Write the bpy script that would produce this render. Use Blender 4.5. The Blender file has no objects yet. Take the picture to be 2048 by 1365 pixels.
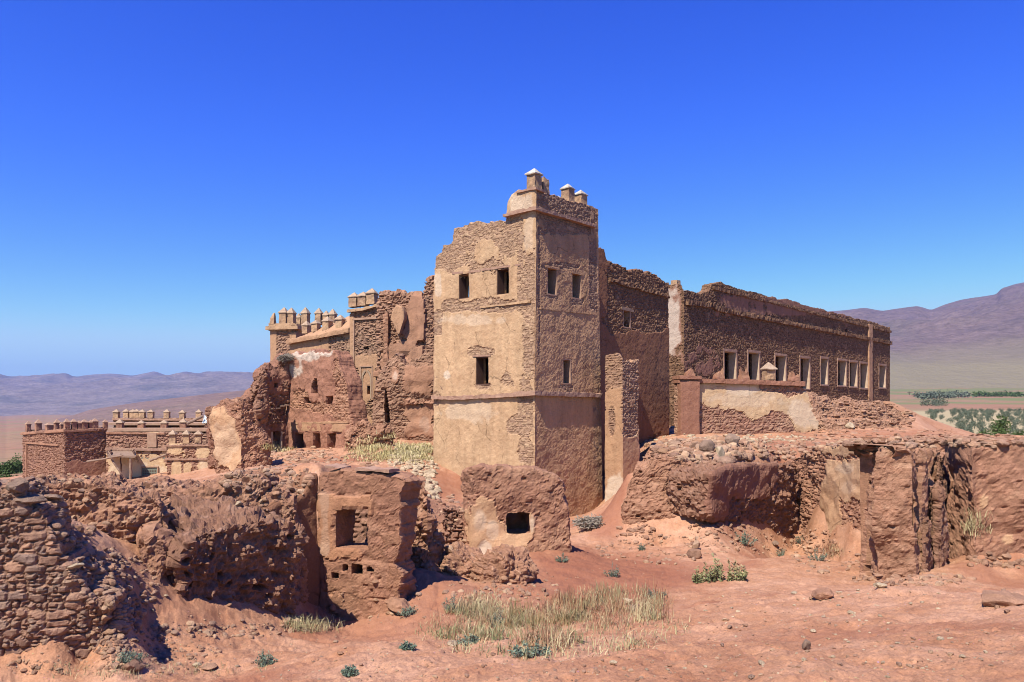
import bpy, bmesh, math
import numpy as np
from mathutils import Vector
rng = np.random.default_rng(11)
SC = bpy.context.scene
COL = SC.collection
F, CX, HY = 1592.9, 1024.0, 825.0          # focal length, centre column and horizon row of the photograph, in its pixels
R2 = np.array([0.667, 0.745]); L2 = np.array([-0.745, 0.667])   # the two directions the palace walls run in

# ------------------------------------------------------------------ noise
def _h(ix, iy, iz, s):
    h = (ix * 374761393 + iy * 668265263 + iz * 1274126177 + s * 974634541) & 0xffffffff
    h = ((h ^ (h >> 13)) * 1274126177) & 0xffffffff
    h = h ^ (h >> 16)
    return (h & 0xffffff) / float(0xffffff)
def vnoise(p, s=0):
    i = np.floor(p).astype(np.int64); f = p - i; f = f * f * (3 - 2 * f)
    r = 0
    for a in (0, 1):
        wx = f[:, 0] if a else 1 - f[:, 0]
        for b in (0, 1):
            wy = f[:, 1] if b else 1 - f[:, 1]
            for c in (0, 1):
                wz = f[:, 2] if c else 1 - f[:, 2]
                r = r + wx * wy * wz * _h(i[:, 0] + a, i[:, 1] + b, i[:, 2] + c, s)
    return r * 2 - 1
def fbm(p, oct=4, s=0, gain=0.5):
    p = np.asarray(p, float); r = np.zeros(len(p)); a = 1.0; t = 0
    for o in range(oct):
        r += a * vnoise(p * (2.03 ** o) + 17.3 * o, s + o); t += a; a *= gain
    return r / t * 1.6
def ridged(p, oct=5, s=0):
    p = np.asarray(p, float); r = np.zeros(len(p)); a = 1.0; t = 0
    for o in range(oct):
        r += a * (1 - np.abs(vnoise(p * (2.1 ** o) + 9.1 * o, s + o))); t += a; a *= 0.5
    return r / t
def n1(x, s=0, oct=3):
    x = np.asarray(x, float)
    return fbm(np.stack([x.ravel(), np.full(x.size, 3.7), np.full(x.size, s * 1.31)], 1), oct, s).reshape(x.shape)
def sstep(a, b, x):
    t = np.clip((x - a) / (b - a), 0, 1); return t * t * (3 - 2 * t)
def worley(x, y, s=0, jit=0.75):
    gy = np.floor(y).astype(np.int64)
    F1 = np.full(x.shape, 9.0); F2 = np.full(x.shape, 9.0); ID = np.zeros(x.shape)
    z = np.zeros_like(gy)
    for dy in (-1, 0, 1):
        cy = gy + dy
        off = _h(cy, z, z + 5, s)
        gx = np.floor(x + off).astype(np.int64)
        for dx in (-1, 0, 1):
            cx = gx + dx
            px = cx + 0.5 + (_h(cx, cy, z, s) - .5) * jit - off
            py = cy + 0.5 + (_h(cx, cy, z + 1, s) - .5) * jit * .8
            d = np.maximum(np.abs(px - x) * 1.0, np.abs(py - y)) * .55 + np.hypot(px - x, py - y) * .45
            idd = _h(cx, cy, z + 2, s)
            n = d < F1
            F2 = np.where(n, F1, np.minimum(F2, d)); ID = np.where(n, idd, ID); F1 = np.where(n, d, F1)
    return F1, F2, ID

# ------------------------------------------------------------------ scene objects
def thing(name, label, cat, loc, group=None):
    o = bpy.data.objects.new(name, None); COL.objects.link(o)
    o.empty_display_size = 0.3
    o.location = [float(c) for c in loc]; o['label'] = label; o['category'] = cat; o['kind'] = 'thing'
    if group: o['group'] = group
    return o
def tag(o, label, cat, group=None):
    o['label'] = label; o['category'] = cat; o['kind'] = 'thing'
    if group: o['group'] = group
    return o
def mkmesh(name, V, faces, mat, parent=None, attrs=None, smooth=False, loc=None, kind=None, base=None):
    """ONE mesh object from world-space vertices; faces is an index array or a list of them"""
    if not isinstance(faces, (list, tuple)): faces = [faces]
    faces = [np.asarray(f, np.int32) for f in faces if len(f)]
    V = np.asarray(V, float)
    if loc is None: loc = (0, 0, 0)
    if base is None:
        off = np.array(loc, float)
        p = parent
        while p is not None:
            off = off + np.array(p.location); p = p.parent
    else: off = np.array(base, float)
    me = bpy.data.meshes.new(name)
    me.vertices.add(len(V)); me.vertices.foreach_set('co', (V - off).astype(np.float32).ravel())
    tot = np.concatenate([np.full(len(f), f.shape[1], np.int32) for f in faces])
    idx = np.concatenate([f.ravel() for f in faces])
    me.loops.add(len(idx)); me.loops.foreach_set('vertex_index', idx)
    me.polygons.add(len(tot))
    st = np.concatenate([[0], np.cumsum(tot)[:-1]]).astype(np.int32)
    me.polygons.foreach_set('loop_start', st)
    try: me.polygons.foreach_set('loop_total', tot)
    except Exception: pass
    me.polygons.foreach_set('use_smooth', np.full(len(tot), bool(smooth)))
    for k, a in (attrs or {}).items():
        at = me.attributes.new(k, 'FLOAT', 'POINT'); at.data.foreach_set('value', np.asarray(a, np.float32))
    me.update(calc_edges=True); me.validate()
    if mat: me.materials.append(mat)
    o = bpy.data.objects.new(name, me); COL.objects.link(o)
    o.location = [float(c) for c in loc]
    if parent: o.parent = parent
    if kind: o['kind'] = kind
    return o
def vnormals(V, Q):
    n = np.cross(V[Q[:, 2]] - V[Q[:, 0]], V[Q[:, 3]] - V[Q[:, 1]])
    N = np.zeros_like(V)
    for k in range(4): np.add.at(N, Q[:, k], n)
    return N / (np.linalg.norm(N, axis=1, keepdims=True) + 1e-12)
def proj(V):
    y = np.maximum(V[:, 1], .1)
    return CX + V[:, 0] / y * F, HY - V[:, 2] / y * F
def P3(px, py, D): return np.array([(px - CX) / F * D, D, (HY - py) / F * D])
def pt(px, D): return np.array([(px - CX) / F * D, D])

# ------------------------------------------------------------------ wall paths
class Path:
    def __init__(s, pts, flip=False):
        s.q = np.array(pts, float); d = np.diff(s.q, axis=0)
        s.len = np.hypot(d[:, 0], d[:, 1]); s.d = d / s.len[:, None]
        s.cum = np.concatenate([[0], np.cumsum(s.len)])
        n = np.stack([s.d[:, 1], -s.d[:, 0]], 1)
        s.sg = (1.0 if n[0] @ s.q[:2].mean(0) < 0 else -1.0) * (-1 if flip else 1)
        s.n = n * s.sg
        s.m = np.zeros(len(s.q))                 # mitre factor at each joint (+ convex)
        for i in range(1, len(s.q) - 1):
            a, b = s.d[i - 1], s.d[i]
            cr = (a[0] * b[1] - a[1] * b[0]) * s.sg
            th = math.atan2(cr, a @ b)
            s.m[i] = math.tan(th / 2)
    def _t(s, seg, px):
        k = (px - CX) / F; Q, d = s.q[seg], s.d[seg]
        return (k * Q[1] - Q[0]) / (d[0] - k * d[1])
    def u(s, seg, px): return s.cum[seg] + s._t(seg, px)
    def uz(s, seg, px, py):
        t = s._t(seg, px); D = s.q[seg][1] + t * s.d[seg][1]
        return (s.cum[seg] + t, (HY - py) / F * D)
    def T(s, lst):
        r = [(a[1], a[2]) if a[0] is None else s.uz(*a) for a in lst]
        return sorted(r)
    def seg(s, u): return np.clip(np.searchsorted(s.cum, u + 1e-9, side='right') - 1, 0, len(s.len) - 1)
    def pos(s, u, w):
        u = np.asarray(u, float); w = np.asarray(w, float)
        i = s.seg(u); t = u - s.cum[i]; L = s.len[i]
        m0 = s.m[i] * w; m1 = s.m[i + 1] * w
        at0 = t < 1e-6
        lo = np.where(s.m[i] > 0, np.where(w > 0, m0, np.where(at0, m0, -9)), -9.0)
        lo = np.where(i == 0, -9, lo)
        hi = np.where((s.m[i + 1] > 0) & (w > 0) & (i < len(s.len) - 1), L - m1, L + 9)
        t2 = np.minimum(np.maximum(t, lo), hi)
        t2 = np.where(at0 & (w < 0) & (s.m[i] > 0) & (i > 0), m0, t2)
        xy = s.q[i] + s.d[i] * t2[:, None] - s.n[i] * w[:, None]
        return xy
    def at(s, seg, px, py, w=0.0):
        u, z = s.uz(seg, px, py); xy = s.pos(np.array([u]), np.array([w]))[0]
        return np.array([xy[0], xy[1], z])

STY = dict(sx=.34, sy=.14, rel=.04, base=-1.0, amp=.45, f=.7, regions=(), white=(), plth=.03, und=.02, undf=.5,
           rough=.012, rf=7.0, peb=0.0, pebs=.09, groove=0.0, gfrom=-99, mf=5.0, warp=0.0, split=.35, pebt=.62, lift=.78)
def style(c2, Wp, front, st, seed):
    """relief along the normal plus the masks the materials read"""
    S = dict(STY); S.update(st)
    n = len(Wp)
    wob = fbm(Wp * 1.3, 2, seed + 50)
    x = c2[:, 0] / S['sx'] + wob * .2; y = c2[:, 1] / S['sy'] + wob * .16
    wa = S['warp']
    if wa: x = x + wa * fbm(Wp * 1.1, 3, seed + 51); y = y + wa * fbm(Wp * 1.3, 3, seed + 52)
    F1, F2, ID = worley(x, y, seed)
    e = F2 - F1
    f1, f2, fid = worley(x * 1.9 + 3.3, y * 1.8, seed + 6)
    sub = (ID * 7.31) % 1 < S['split']
    e = np.where(sub, np.minimum(e, (f2 - f1) * .8), e); ID = np.where(sub, fid, ID)
    ht = sstep(.02, .30, e)
    jt = 1 - sstep(.015, .10, e)
    stone = (ht - .6) * S['rel'] + (ID - .5) * S['rel'] * .9 + fbm(Wp * 14, 2, seed + 3) * S['rel'] * .25
    fld = S['base'] + S['amp'] * fbm(Wp * S['f'], 5, seed + 9, .6)
    px, py = proj(Wp)
    rg = fbm(Wp * 1.7, 4, seed + 21, .6) * .35
    def dist(r):
        if r[0] == 'e':
            d = np.hypot((px - r[1]) / r[3], (py - r[2]) / r[4])
        else:
            d = np.maximum(np.abs(px - (r[1] + r[3]) / 2) / max(abs(r[3] - r[1]) / 2, 1), np.abs(py - (r[2] + r[4]) / 2) / max(abs(r[4] - r[2]) / 2, 1))
        return d
    for r in S['regions']:
        fld = fld + np.where(front, r[5] * sstep(1.35, .75, dist(r) + rg), 0)
    pl = sstep(-.014, .014, fld)
    wh = np.zeros(n)
    for r in S['white']:
        wh = np.maximum(wh, np.where(front, sstep(1.15, .85, dist(r) + rg * 1.5) * r[5], 0))
    plas = S['plth'] + fbm(Wp * 3.1, 4, seed + 31) * S['rough'] + fbm(Wp * S['rf'], 3, seed + 37) * S['rough'] * .7
    disp = pl * plas + (1 - pl) * stone
    if S['peb'] > 0:
        pf = c2 / S['pebs']
        G1, G2, GI = worley(pf[:, 0] + wob * .8, pf[:, 1] + wob * .8, seed + 77, .95)
        pb = np.clip(1 - G1 / (.2 + .45 * GI), 0, 1) ** .6 * (GI > S['pebt'])
        cr = fbm(Wp * S['mf'], 6, seed + 81, .66); cr2 = ridged(Wp * 2.1, 5, seed + 84) - .62
        disp = disp + (1 - .8 * pl) * S['peb'] * (.8 * pb + 1.25 * cr - 1.1 * np.clip(cr2, 0, 1) * 2)
        if S['lift'] > 0:
            ph = (Wp[:, 2] + .10 * fbm(Wp * .8, 3, seed + 88)) / S['lift']; fr = np.abs(ph - np.round(ph)) * S['lift']
            disp = disp - (1 - pl) * .030 * np.clip(1 - fr / .03, 0, 1) * sstep(.0, .4, fbm(Wp * .8, 3, seed + 89))
        H1, H2, HI = worley(pf[:, 0] * .33 + wob * .3, pf[:, 1] * .45 + wob * .3, seed + 95, .95)
        big = sstep(.42, .30, H1) * (HI > .80); disp = disp + (1 - pl) * big * S['peb'] * .9
        hole = sstep(.30, .18, H1) * (HI < .10); disp = disp - (1 - pl) * hole * S['peb'] * 2.2
        jt = jt * .3
    if S['groove'] > 0:
        gm = (c2[:, 0] > S['gfrom']) * 1.0
        g = ridged(np.stack([c2[:, 0] * 2.6, c2[:, 1] * .22, np.full(n, 4.2)], 1), 4, seed + 91)
        disp = disp - gm * S['groove'] * np.clip((g - .60) * 3.2, 0, 1.2)
    disp = disp + fbm(Wp * S['undf'], 3, seed + 41) * S['und']
    return disp, dict(pl=pl, rn=ID, jt=jt, wh=wh)

_seed = [100]
def slab(name, path, top, bot, mat, parent, holes=(), th=.5, cell=.06, st={}, w0=0.0, rnd=0.0, tough=(.06, 1.2), jag=(0, 0),
         lean=0.0, post=None, smooth=False, back=True, u0=None, u1=None, steps=0.0, ledge=0.0, relief=1.0, botr=0.0, bev=False):
    """wall of thickness th standing on path: outline by top / bottom profiles, real openings, relief and masks"""
    _seed[0] += 13; seed = _seed[0]
    top = path.T(top) if top and len(top[0]) == 3 else sorted(top)
    tu = np.array([a[0] for a in top]); tz = np.array([a[1] for a in top])
    if np.isscalar(bot): bu = np.array([0., 1.]); bz = np.array([bot, bot], float)
    else:
        b = path.T(bot) if len(bot[0]) == 3 else sorted(bot)
        bu = np.array([a[0] for a in b]); bz = np.array([a[1] for a in b])
    u0 = tu[0] if u0 is None else u0; u1 = tu[-1] if u1 is None else u1
    def topf(u):
        z = np.interp(u, tu, tz) + tough[0] * n1(u * tough[1], seed, 4)
        if steps > 0:
            z = z + steps * (np.floor(n1(u * 2.3, seed + 5, 2) * 3) / 3)
        return z
    def botf(u): return np.interp(u, bu, bz) + botr * n1(u * 2, seed + 8, 3)
    H = []
    for h in holes:
        a = path.u(h[0], h[1]); b = path.u(h[0], h[3]); a, b = min(a, b), max(a, b)
        xm = (h[1] + h[3]) / 2
        z0 = path.uz(h[0], xm, h[4])[1]; z1 = path.uz(h[0], xm, h[2])[1]
        H.append((a, b, z0, z1, len(h) > 5 and h[5]))
    def lines(a, b, keep):
        n = max(2, int(round((b - a) / cell))); L = np.linspace(a, b, n + 1)
        keep = [k for k in keep if a < k < b]
        for k in keep: L = L[(np.abs(L - k) > .45 * cell) | (L == a) | (L == b)]
        return np.unique(np.concatenate([L, keep])) if len(keep) else L
    us = lines(u0, u1, [k for h in H for k in h[:2]] + list(path.cum[1:-1]))
    zmin = bz.min() - botr; zmax = topf(np.linspace(u0, u1, 400)).max() + .02
    vs = lines(zmin, zmax, [k for h in H for k in h[2:4]])
    uc = (us[:-1] + us[1:]) / 2; vc = (vs[:-1] + vs[1:]) / 2
    nu, nv = len(uc), len(vc)
    UC, VC = np.meshgrid(uc, vc, indexing='ij')
    M = (VC < topf(uc)[:, None]) & (VC > botf(uc)[:, None])
    for a, b, z0, z1, arch in H:
        h = (UC > a) & (UC < b) & (VC > z0) & (VC < z1)
        if arch:
            r = (b - a) / 2; zc = z1 - r * arch; cm = (a + b) / 2
            h &= ~((VC > zc) & (np.hypot(UC - cm, (VC - zc) / arch) > r))
        M &= ~h
    used = np.zeros((nu + 1, nv + 1), bool)
    for a in (0, 1):
        for b in (0, 1): used[a:nu + a, b:nv + b] |= M
    vid = -np.ones((nu + 1, nv + 1), np.int64); ui, vi = np.nonzero(used); n0 = len(ui); vid[ui, vi] = np.arange(n0)
    I, J = np.nonzero(M)
    Qf = np.stack([vid[I, J], vid[I + 1, J], vid[I + 1, J + 1], vid[I, J + 1]], 1)
    U = us[ui]; V = vs[vi].copy()
    # the topmost row follows the profile
    Mp = np.zeros((nu + 2, nv + 2), bool); Mp[1:-1, 1:-1] = M
    above = (Mp[:-1, 1:] | Mp[1:, 1:])          # any cell above the vertex
    full = Mp[:-1, :-1] & Mp[1:, :-1] & Mp[:-1, 1:] & Mp[1:, 1:]
    isb = ~full[ui, vi]
    for a, b, z0, z1, arch in H:
        isb &= ~((U > a - .3 * cell) & (U < b + .3 * cell) & (V > z0 - .3 * cell) & (V < z1 + .3 * cell))
    inner = (U > u0 + .2 * cell) & (U < u1 - .2 * cell)
    for c_ in path.cum[1:-1]: inner &= np.abs(U - c_) > 1e-6
    low = V < (botf(U) + topf(U)) / 2
    for it in range(3):
        for fn_, sel in ((topf, isb & ~low), (botf, isb & low)):
            if fn_ is botf and np.isscalar(bot): continue
            f = V - fn_(U); e = .03; sl = (fn_(U + e) - fn_(U - e)) / (2 * e); sl = np.clip(sl, -6, 6)
            k = f / (1 + sl * sl); ok = sel & (np.abs(f) / np.sqrt(1 + sl * sl) < 1.6 * cell)
            U = np.where(ok & inner, U + k * sl * .9, U); V = np.where(ok, V - k * np.where(inner, .9, 1), V)
    # boundary edges
    E = []
    for (da, db, ea, eb) in ((0, -1, (0, 0), (1, 0)), (1, 0, (1, 0), (1, 1)), (0, 1, (1, 1), (0, 1)), (-1, 0, (0, 1), (0, 0))):
        nb = Mp[1 + da:nu + 1 + da, 1 + db:nv + 1 + db]
        i, j = np.nonzero(M & ~nb)
        E.append(np.stack([vid[i + ea[0], j + ea[1]], vid[i + eb[0], j + eb[1]]], 1))
    E = np.concatenate(E)
    nl = max(1, int(round(th / max(cell, .05)))); nl = min(nl, 40)
    bvs = np.unique(E); bmap = -np.ones(n0, np.int64); bmap[bvs] = np.arange(len(bvs)); nb_ = len(bvs)
    UU = [U]; VV = [V]; WW = [np.zeros(n0)]
    lid = [np.arange(n0)]
    cnt = n0
    for l in range(1, nl + 1):
        if l == nl and back:
            UU.append(U); VV.append(V); WW.append(np.full(n0, th)); lid.append(np.arange(n0) + cnt); cnt += n0
        else:
            UU.append(U[bvs]); VV.append(V[bvs]); WW.append(np.full(nb_, th * l / nl))
            g = -np.ones(n0, np.int64); g[bvs] = np.arange(nb_) + cnt; lid.append(g); cnt += nb_
    Qs = [Qf]
    for l in range(nl):
        A, B = lid[l], lid[l + 1]
        Qs.append(np.stack([A[E[:, 1]], A[E[:, 0]], B[E[:, 0]], B[E[:, 1]]], 1))
    if back: Qs.append(lid[nl][Qf][:, ::-1])
    Q = np.concatenate(Qs)
    U = np.concatenate(UU); V = np.concatenate(VV); W = np.concatenate(WW)
    u_, v_, w_ = U.copy(), V.copy(), W.copy()
    for k_, s_ in ((0, 1), (1, -1)):
        if jag[k_] > 0:
            span = min(3.5 * jag[k_], (u1 - u0) * .5); dd_ = (U - u0) if k_ == 0 else (u1 - U)
            J = jag[k_] * (.5 + .6 * n1(V * 1.3 + W * .6, seed + 61 + k_, 5) + .12 * np.round(n1(V * 4.1, seed + 66 + k_, 2) * 2))
            u_ = u_ + s_ * np.clip(J, -.1, None) * np.clip(1 - dd_ / span, 0, 1)
    if th > .9:          # deep tops break up across their depth as well
        near = np.clip(1 - (topf(U) - V) / .35, 0, 1) * sstep(.08, .5, W)
        pw_ = np.column_stack([U * tough[1], W * tough[1] * 1.1, np.full(len(U), seed * .7)])
        v_ = v_ + near * (-tough[0] * n1(U * tough[1], seed, 4) - (steps * np.floor(n1(U * 2.3, seed + 5, 2) * 3) / 3 if steps else 0) + tough[0] * 1.2 * fbm(pw_, 4, seed + 2))
    if rnd > 0:
        R = rnd * (1 + .5 * n1(U * .9 + V * .6, seed + 70, 3)); R = np.clip(R, .02, None)
        tf = topf(U)
        au = np.where(U - u0 < R, -(1 - (U - u0) / R), np.where(u1 - U < R, 1 - (u1 - U) / R, 0))
        R2_ = np.minimum(R, th / 2)
        aw = np.where(W < R2_, -(1 - W / R2_), np.where(th - W < R2_, 1 - (th - W) / R2_, 0))
        av = np.clip(1 - (tf - V) / R, 0, 1)
        ln = np.sqrt(au ** 2 + aw ** 2 + av ** 2); k = np.where(ln > 1, 1 - 1 / np.maximum(ln, 1e-6), 0)
        u_ = u_ - au * R * k; w_ = W - aw * R2_ * k; v_ = V - av * R * k
    if ledge: v_ = v_ + ledge * w_ * sstep(0, 1, (V - zmin) / (zmax - zmin))
    zref = zmin
    w_ = w_ + w0 + lean * (V - zref)
    xy = path.pos(u_, w_)
    Wd = np.column_stack([xy, v_])
    nf = Q[0]
    fn = np.cross(Wd[Qf[:, 2]] - Wd[Qf[:, 0]], Wd[Qf[:, 3]] - Wd[Qf[:, 1]]).sum(0) if len(path.len) == 1 else None
    k0 = len(Qf) // 2
    sN = path.n[path.seg(U[Qf[:, 0]])]
    cn = np.cross(Wd[Qf[:, 2]] - Wd[Qf[:, 0]], Wd[Qf[:, 3]] - Wd[Qf[:, 1]])
    if (cn[:, :2] * sN).sum() < 0: Q = Q[:, ::-1]
    N = vnormals(Wd, Q)
    sn3 = path.n[path.seg(U)]
    df = (N[:, :2] * sn3).sum(1)
    front = df > .45
    isf = np.abs(df) > .6
    topm = (~isf) & (np.abs(N[:, 2]) > .65)
    c2 = np.where(isf[:, None], np.column_stack([U, V]), np.where(topm[:, None], np.column_stack([U, W]), np.column_stack([W + 31.7, V])))
    d, at = style(c2, Wd, front, st, seed)
    Wd = Wd + N * (d * relief)[:, None]
    if post is not None: Wd = post(Wd)
    return mkmesh(name, Wd, Q, mat, parent, at, smooth)

def bars(name, path, boxes, mat, parent, wob=.01, cell=.25, seed=5):
    """boxes (u0,u1,v0,v1,w0,w1) laid along a wall, one mesh"""
    Vs, Qs, c = [], [], 0
    for (a, b, z0, z1, wa, wb) in boxes:
        n = max(1, int((b - a) / cell)); m = max(1, int((z1 - z0) / cell))
        if n >= m: m = 1
        else: n = 1
        g = []
        for i in range(n + 1):
            for j in range(m + 1):
                for w in (wa, wb): g.append((a + (b - a) * i / n, z0 + (z1 - z0) * j / m, w))
        g = np.array(g); ii = lambda i, j, k: (i * (m + 1) + j) * 2 + k
        q = []
        for i in range(n):
            for j in range(m):
                q += [[ii(i, j, 0), ii(i + 1, j, 0), ii(i + 1, j + 1, 0), ii(i, j + 1, 0)], [ii(i, j, 1), ii(i, j + 1, 1), ii(i + 1, j + 1, 1), ii(i + 1, j, 1)]]
            q += [[ii(i, 0, 0), ii(i, 0, 1), ii(i + 1, 0, 1), ii(i + 1, 0, 0)], [ii(i, m, 0), ii(i + 1, m, 0), ii(i + 1, m, 1), ii(i, m, 1)]]
        for j in range(m):
            q += [[ii(0, j, 0), ii(0, j + 1, 0), ii(0, j + 1, 1), ii(0, j, 1)], [ii(n, j, 0), ii(n, j, 1), ii(n, j + 1, 1), ii(n, j + 1, 0)]]
        xy = path.pos(g[:, 0], g[:, 2]); V = np.column_stack([xy, g[:, 1]])
        Vs.append(V); Qs.append(np.array(q) + c); c += len(V)
    V = np.concatenate(Vs)
    V = V + wob * np.stack([vnoise(V * 2.1, seed), vnoise(V * 2.1, seed + 1), vnoise(V * 2.1, seed + 2)], 1)
    n = len(V)
    return mkmesh(name, V, np.concatenate(Qs), mat, parent, dict(pl=np.ones(n), rn=np.full(n, .5), jt=np.zeros(n), wh=np.zeros(n)))

# ------------------------------------------------------------------ small shapes
def ico(sub):
    bm = bmesh.new(); bmesh.ops.create_icosphere(bm, subdivisions=sub, radius=1.0)
    bm.verts.ensure_lookup_table(); V = np.array([v.co for v in bm.verts]); T = np.array([[v.index for v in f.verts] for f in bm.faces]); bm.free()
    return V, T
ICO1, ICO2, ICO3 = ico(1), ico(2), ico(4)
def rock_verts(seed, flat=.6, sub=ICO2, sharp=.35):
    r = np.random.default_rng(seed)
    V = sub[0].copy()
    for k in range(7):                                   # cut facets
        n = r.normal(size=3); n /= np.linalg.norm(n); h = r.uniform(.55, .85)
        d = V @ n; V = V - np.outer(np.maximum(d - h, 0), n)
    V = V * (1 + .12 * vnoise(V * 2.3 + seed, seed))[:, None]
    return V * np.array([1, r.uniform(.6, .95), flat * r.uniform(.7, 1.2)])
def spin(V, a, tilt=0):
    c, s = math.cos(a), math.sin(a); R = np.array([[c, -s, 0], [s, c, 0], [0, 0, 1]])
    c, s = math.cos(tilt), math.sin(tilt); R = R @ np.array([[1, 0, 0], [0, c, -s], [0, s, c]])
    return V @ R.T
_rk = [rock_verts(i, .65) for i in range(12)]
def rubble(name, pts, sizes, mat, parent=None, kind='stuff', seed=1, flat=1.0):
    r = np.random.default_rng(seed); Vs, Ts, rn = [], [], []
    nV = len(ICO2[0])
    for i, (p, s) in enumerate(zip(pts, sizes)):
        V = spin(_rk[r.integers(12)] * s * np.array([1, 1, flat]), r.uniform(0, 6.3), r.normal() * .35) + p
        Vs.append(V); Ts.append(ICO2[1] + i * nV); rn.append(np.full(nV, r.uniform()))
    V = np.concatenate(Vs); n = len(V)
    return mkmesh(name, V, np.concatenate(Ts), mat, parent, dict(pl=np.zeros(n), rn=np.concatenate(rn), jt=np.zeros(n), wh=np.zeros(n)), kind=kind)
def tube(p0, p1, r0, r1, k=7, n=5, seed=0, bend=.02):
    p0 = np.array(p0, float); p1 = np.array(p1, float); d = p1 - p0; L = np.linalg.norm(d); d /= L
    a = np.cross(d, [0, 0, 1.0]); a = a if np.linalg.norm(a) > .05 else np.array([1., 0, 0]); a /= np.linalg.norm(a); b = np.cross(d, a)
    rr = np.random.default_rng(seed); V = []
    for i in range(n + 1):
        t = i / n; c = p0 + d * L * t + (rr.normal(size=3) * bend * L * (0 < i < n))
        r = r0 + (r1 - r0) * t
        for j in range(k):
            an = 2 * math.pi * j / k; V.append(c + r * (math.cos(an) * a + math.sin(an) * b))
    Q = [[i * k + j, i * k + (j + 1) % k, (i + 1) * k + (j + 1) % k, (i + 1) * k + j] for i in range(n) for j in range(k)]
    c0 = len(V); V += [p0, p1]
    T = [[c0, (j + 1) % k, j] for j in range(k)] + [[c0 + 1, n * k + j, n * k + (j + 1) % k] for j in range(k)]
    return np.array(V), np.array(Q), np.array(T)
def pole(name, p0, p1, r0, r1, mat, label=None, cat=None, parent=None, group=None, seed=0, bend=.012):
    V, Q, T = tube(p0, p1, r0, r1, 8, 8, seed, bend)
    base = np.minimum(p0, p1) if parent is None else None
    o = mkmesh(name, V, [Q, T], mat, parent, loc=p0 if parent is None else None)
    if label: tag(o, label, cat, group)
    return o
def blob(name, c, r, mat, parent=None, seed=1, amp=.25, f=1.6, st={}, loc=None, sub=None, cutz=None):
    """lumpy mound of mud with embedded pebbles"""
    bm = bmesh.new(); bmesh.ops.create_icosphere(bm, subdivisions=sub or 6, radius=1.0)
    V = np.array([v.co for v in bm.verts]); T = np.array([[v.index for v in f.verts] for f in bm.faces]); bm.free()
    c = np.array(c, float); r = np.array(r, float)
    k = 1 + amp * fbm(V * f + seed * 3.1, 5, seed, .55)
    W = V * r * k[:, None] + c
    G1, G2, GI = worley(W[:, 0] / .09 + W[:, 1] / .12, W[:, 2] / .09, seed, .95)
    pb = np.clip(1 - G1 / (.25 + .5 * GI), 0, 1) ** .6 * (GI > .4)
    W = W + V * ((st.get('peb', .03) * pb) + .02 * fbm(W * 9, 2, seed + 4))[:, None]
    n = len(W)
    return mkmesh(name, W, T, mat, parent, dict(pl=np.ones(n) * 0, rn=GI, jt=np.zeros(n), wh=np.zeros(n)), loc=loc, smooth=False)
# ------------------------------------------------------------------ materials
class NT:
    def __init__(s, name):
        s.m = bpy.data.materials.new(name); s.m.use_nodes = True; s.t = s.m.node_tree; s.t.nodes.clear()
        s.out = s.n('ShaderNodeOutputMaterial'); s.b = s.n('ShaderNodeBsdfPrincipled')
        s.b.inputs['Roughness'].default_value = .95
        s.b.inputs['Specular IOR Level'].default_value = .15
        s.l(s.b.outputs[0], s.out.inputs[0])
        s.tc = s.n('ShaderNodeTexCoord')
    def n(s, t, **k):
        o = s.t.nodes.new(t)
        for a, v in k.items(): setattr(o, a, v)
        return o
    def l(s, a, b): s.t.links.new(a, b)
    def noise(s, sc, det=5, rough=.55, vec=None, stretch=None):
        o = s.n('ShaderNodeTexNoise'); o.inputs['Scale'].default_value = sc; o.inputs['Detail'].default_value = det; o.inputs['Roughness'].default_value = rough
        v = vec or s.tc.outputs['Object']
        if stretch:
            mp = s.n('ShaderNodeMapping'); mp.inputs['Scale'].default_value = stretch; s.l(v, mp.inputs[0]); v = mp.outputs[0]
        s.l(v, o.inputs['Vector']); return o.outputs['Fac']
    def ramp(s, f, stops, mode='LINEAR'):
        o = s.n('ShaderNodeValToRGB'); cr = o.color_ramp; cr.interpolation = mode
        while len(cr.elements) < len(stops): cr.elements.new(.5)
        for e, (p, c) in zip(cr.elements, stops):
            e.position = p; e.color = (*c, 1) if len(c) == 3 else c
        s.l(f, o.inputs[0]); return o.outputs[0]
    def mix(s, f, a, b, bt='MIX'):
        o = s.n('ShaderNodeMix', data_type='RGBA', blend_type=bt)
        for k, v in ((0, f), (6, a), (7, b)):
            if isinstance(v, (int, float)): o.inputs[k].default_value = v
            elif isinstance(v, tuple): o.inputs[k].default_value = (*v, 1)
            else: s.l(v, o.inputs[k])
        return o.outputs[2]
    def math(s, op, a, b=None):
        o = s.n('ShaderNodeMath', operation=op)
        for k, v in ((0, a), (1, b)):
            if v is None: continue
            if isinstance(v, (int, float)): o.inputs[k].default_value = v
            else: s.l(v, o.inputs[k])
        return o.outputs[0]
    def attr(s, nm):
        o = s.n('ShaderNodeAttribute', attribute_name=nm); return o.outputs['Fac']
    def grey(s, f, lo, hi): return s.ramp(f, [(.25, (lo,) * 3), (.75, (hi,) * 3)])
    def bump(s, h, dist=.02, st=.6):
        o = s.n('ShaderNodeBump'); o.inputs['Strength'].default_value = st; o.inputs['Distance'].default_value = dist
        s.l(h, o.inputs['Height']); s.l(o.outputs[0], s.b.inputs['Normal'])
    def done(s, col):
        s.l(col, s.b.inputs['Base Color']); return s.m
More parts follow.
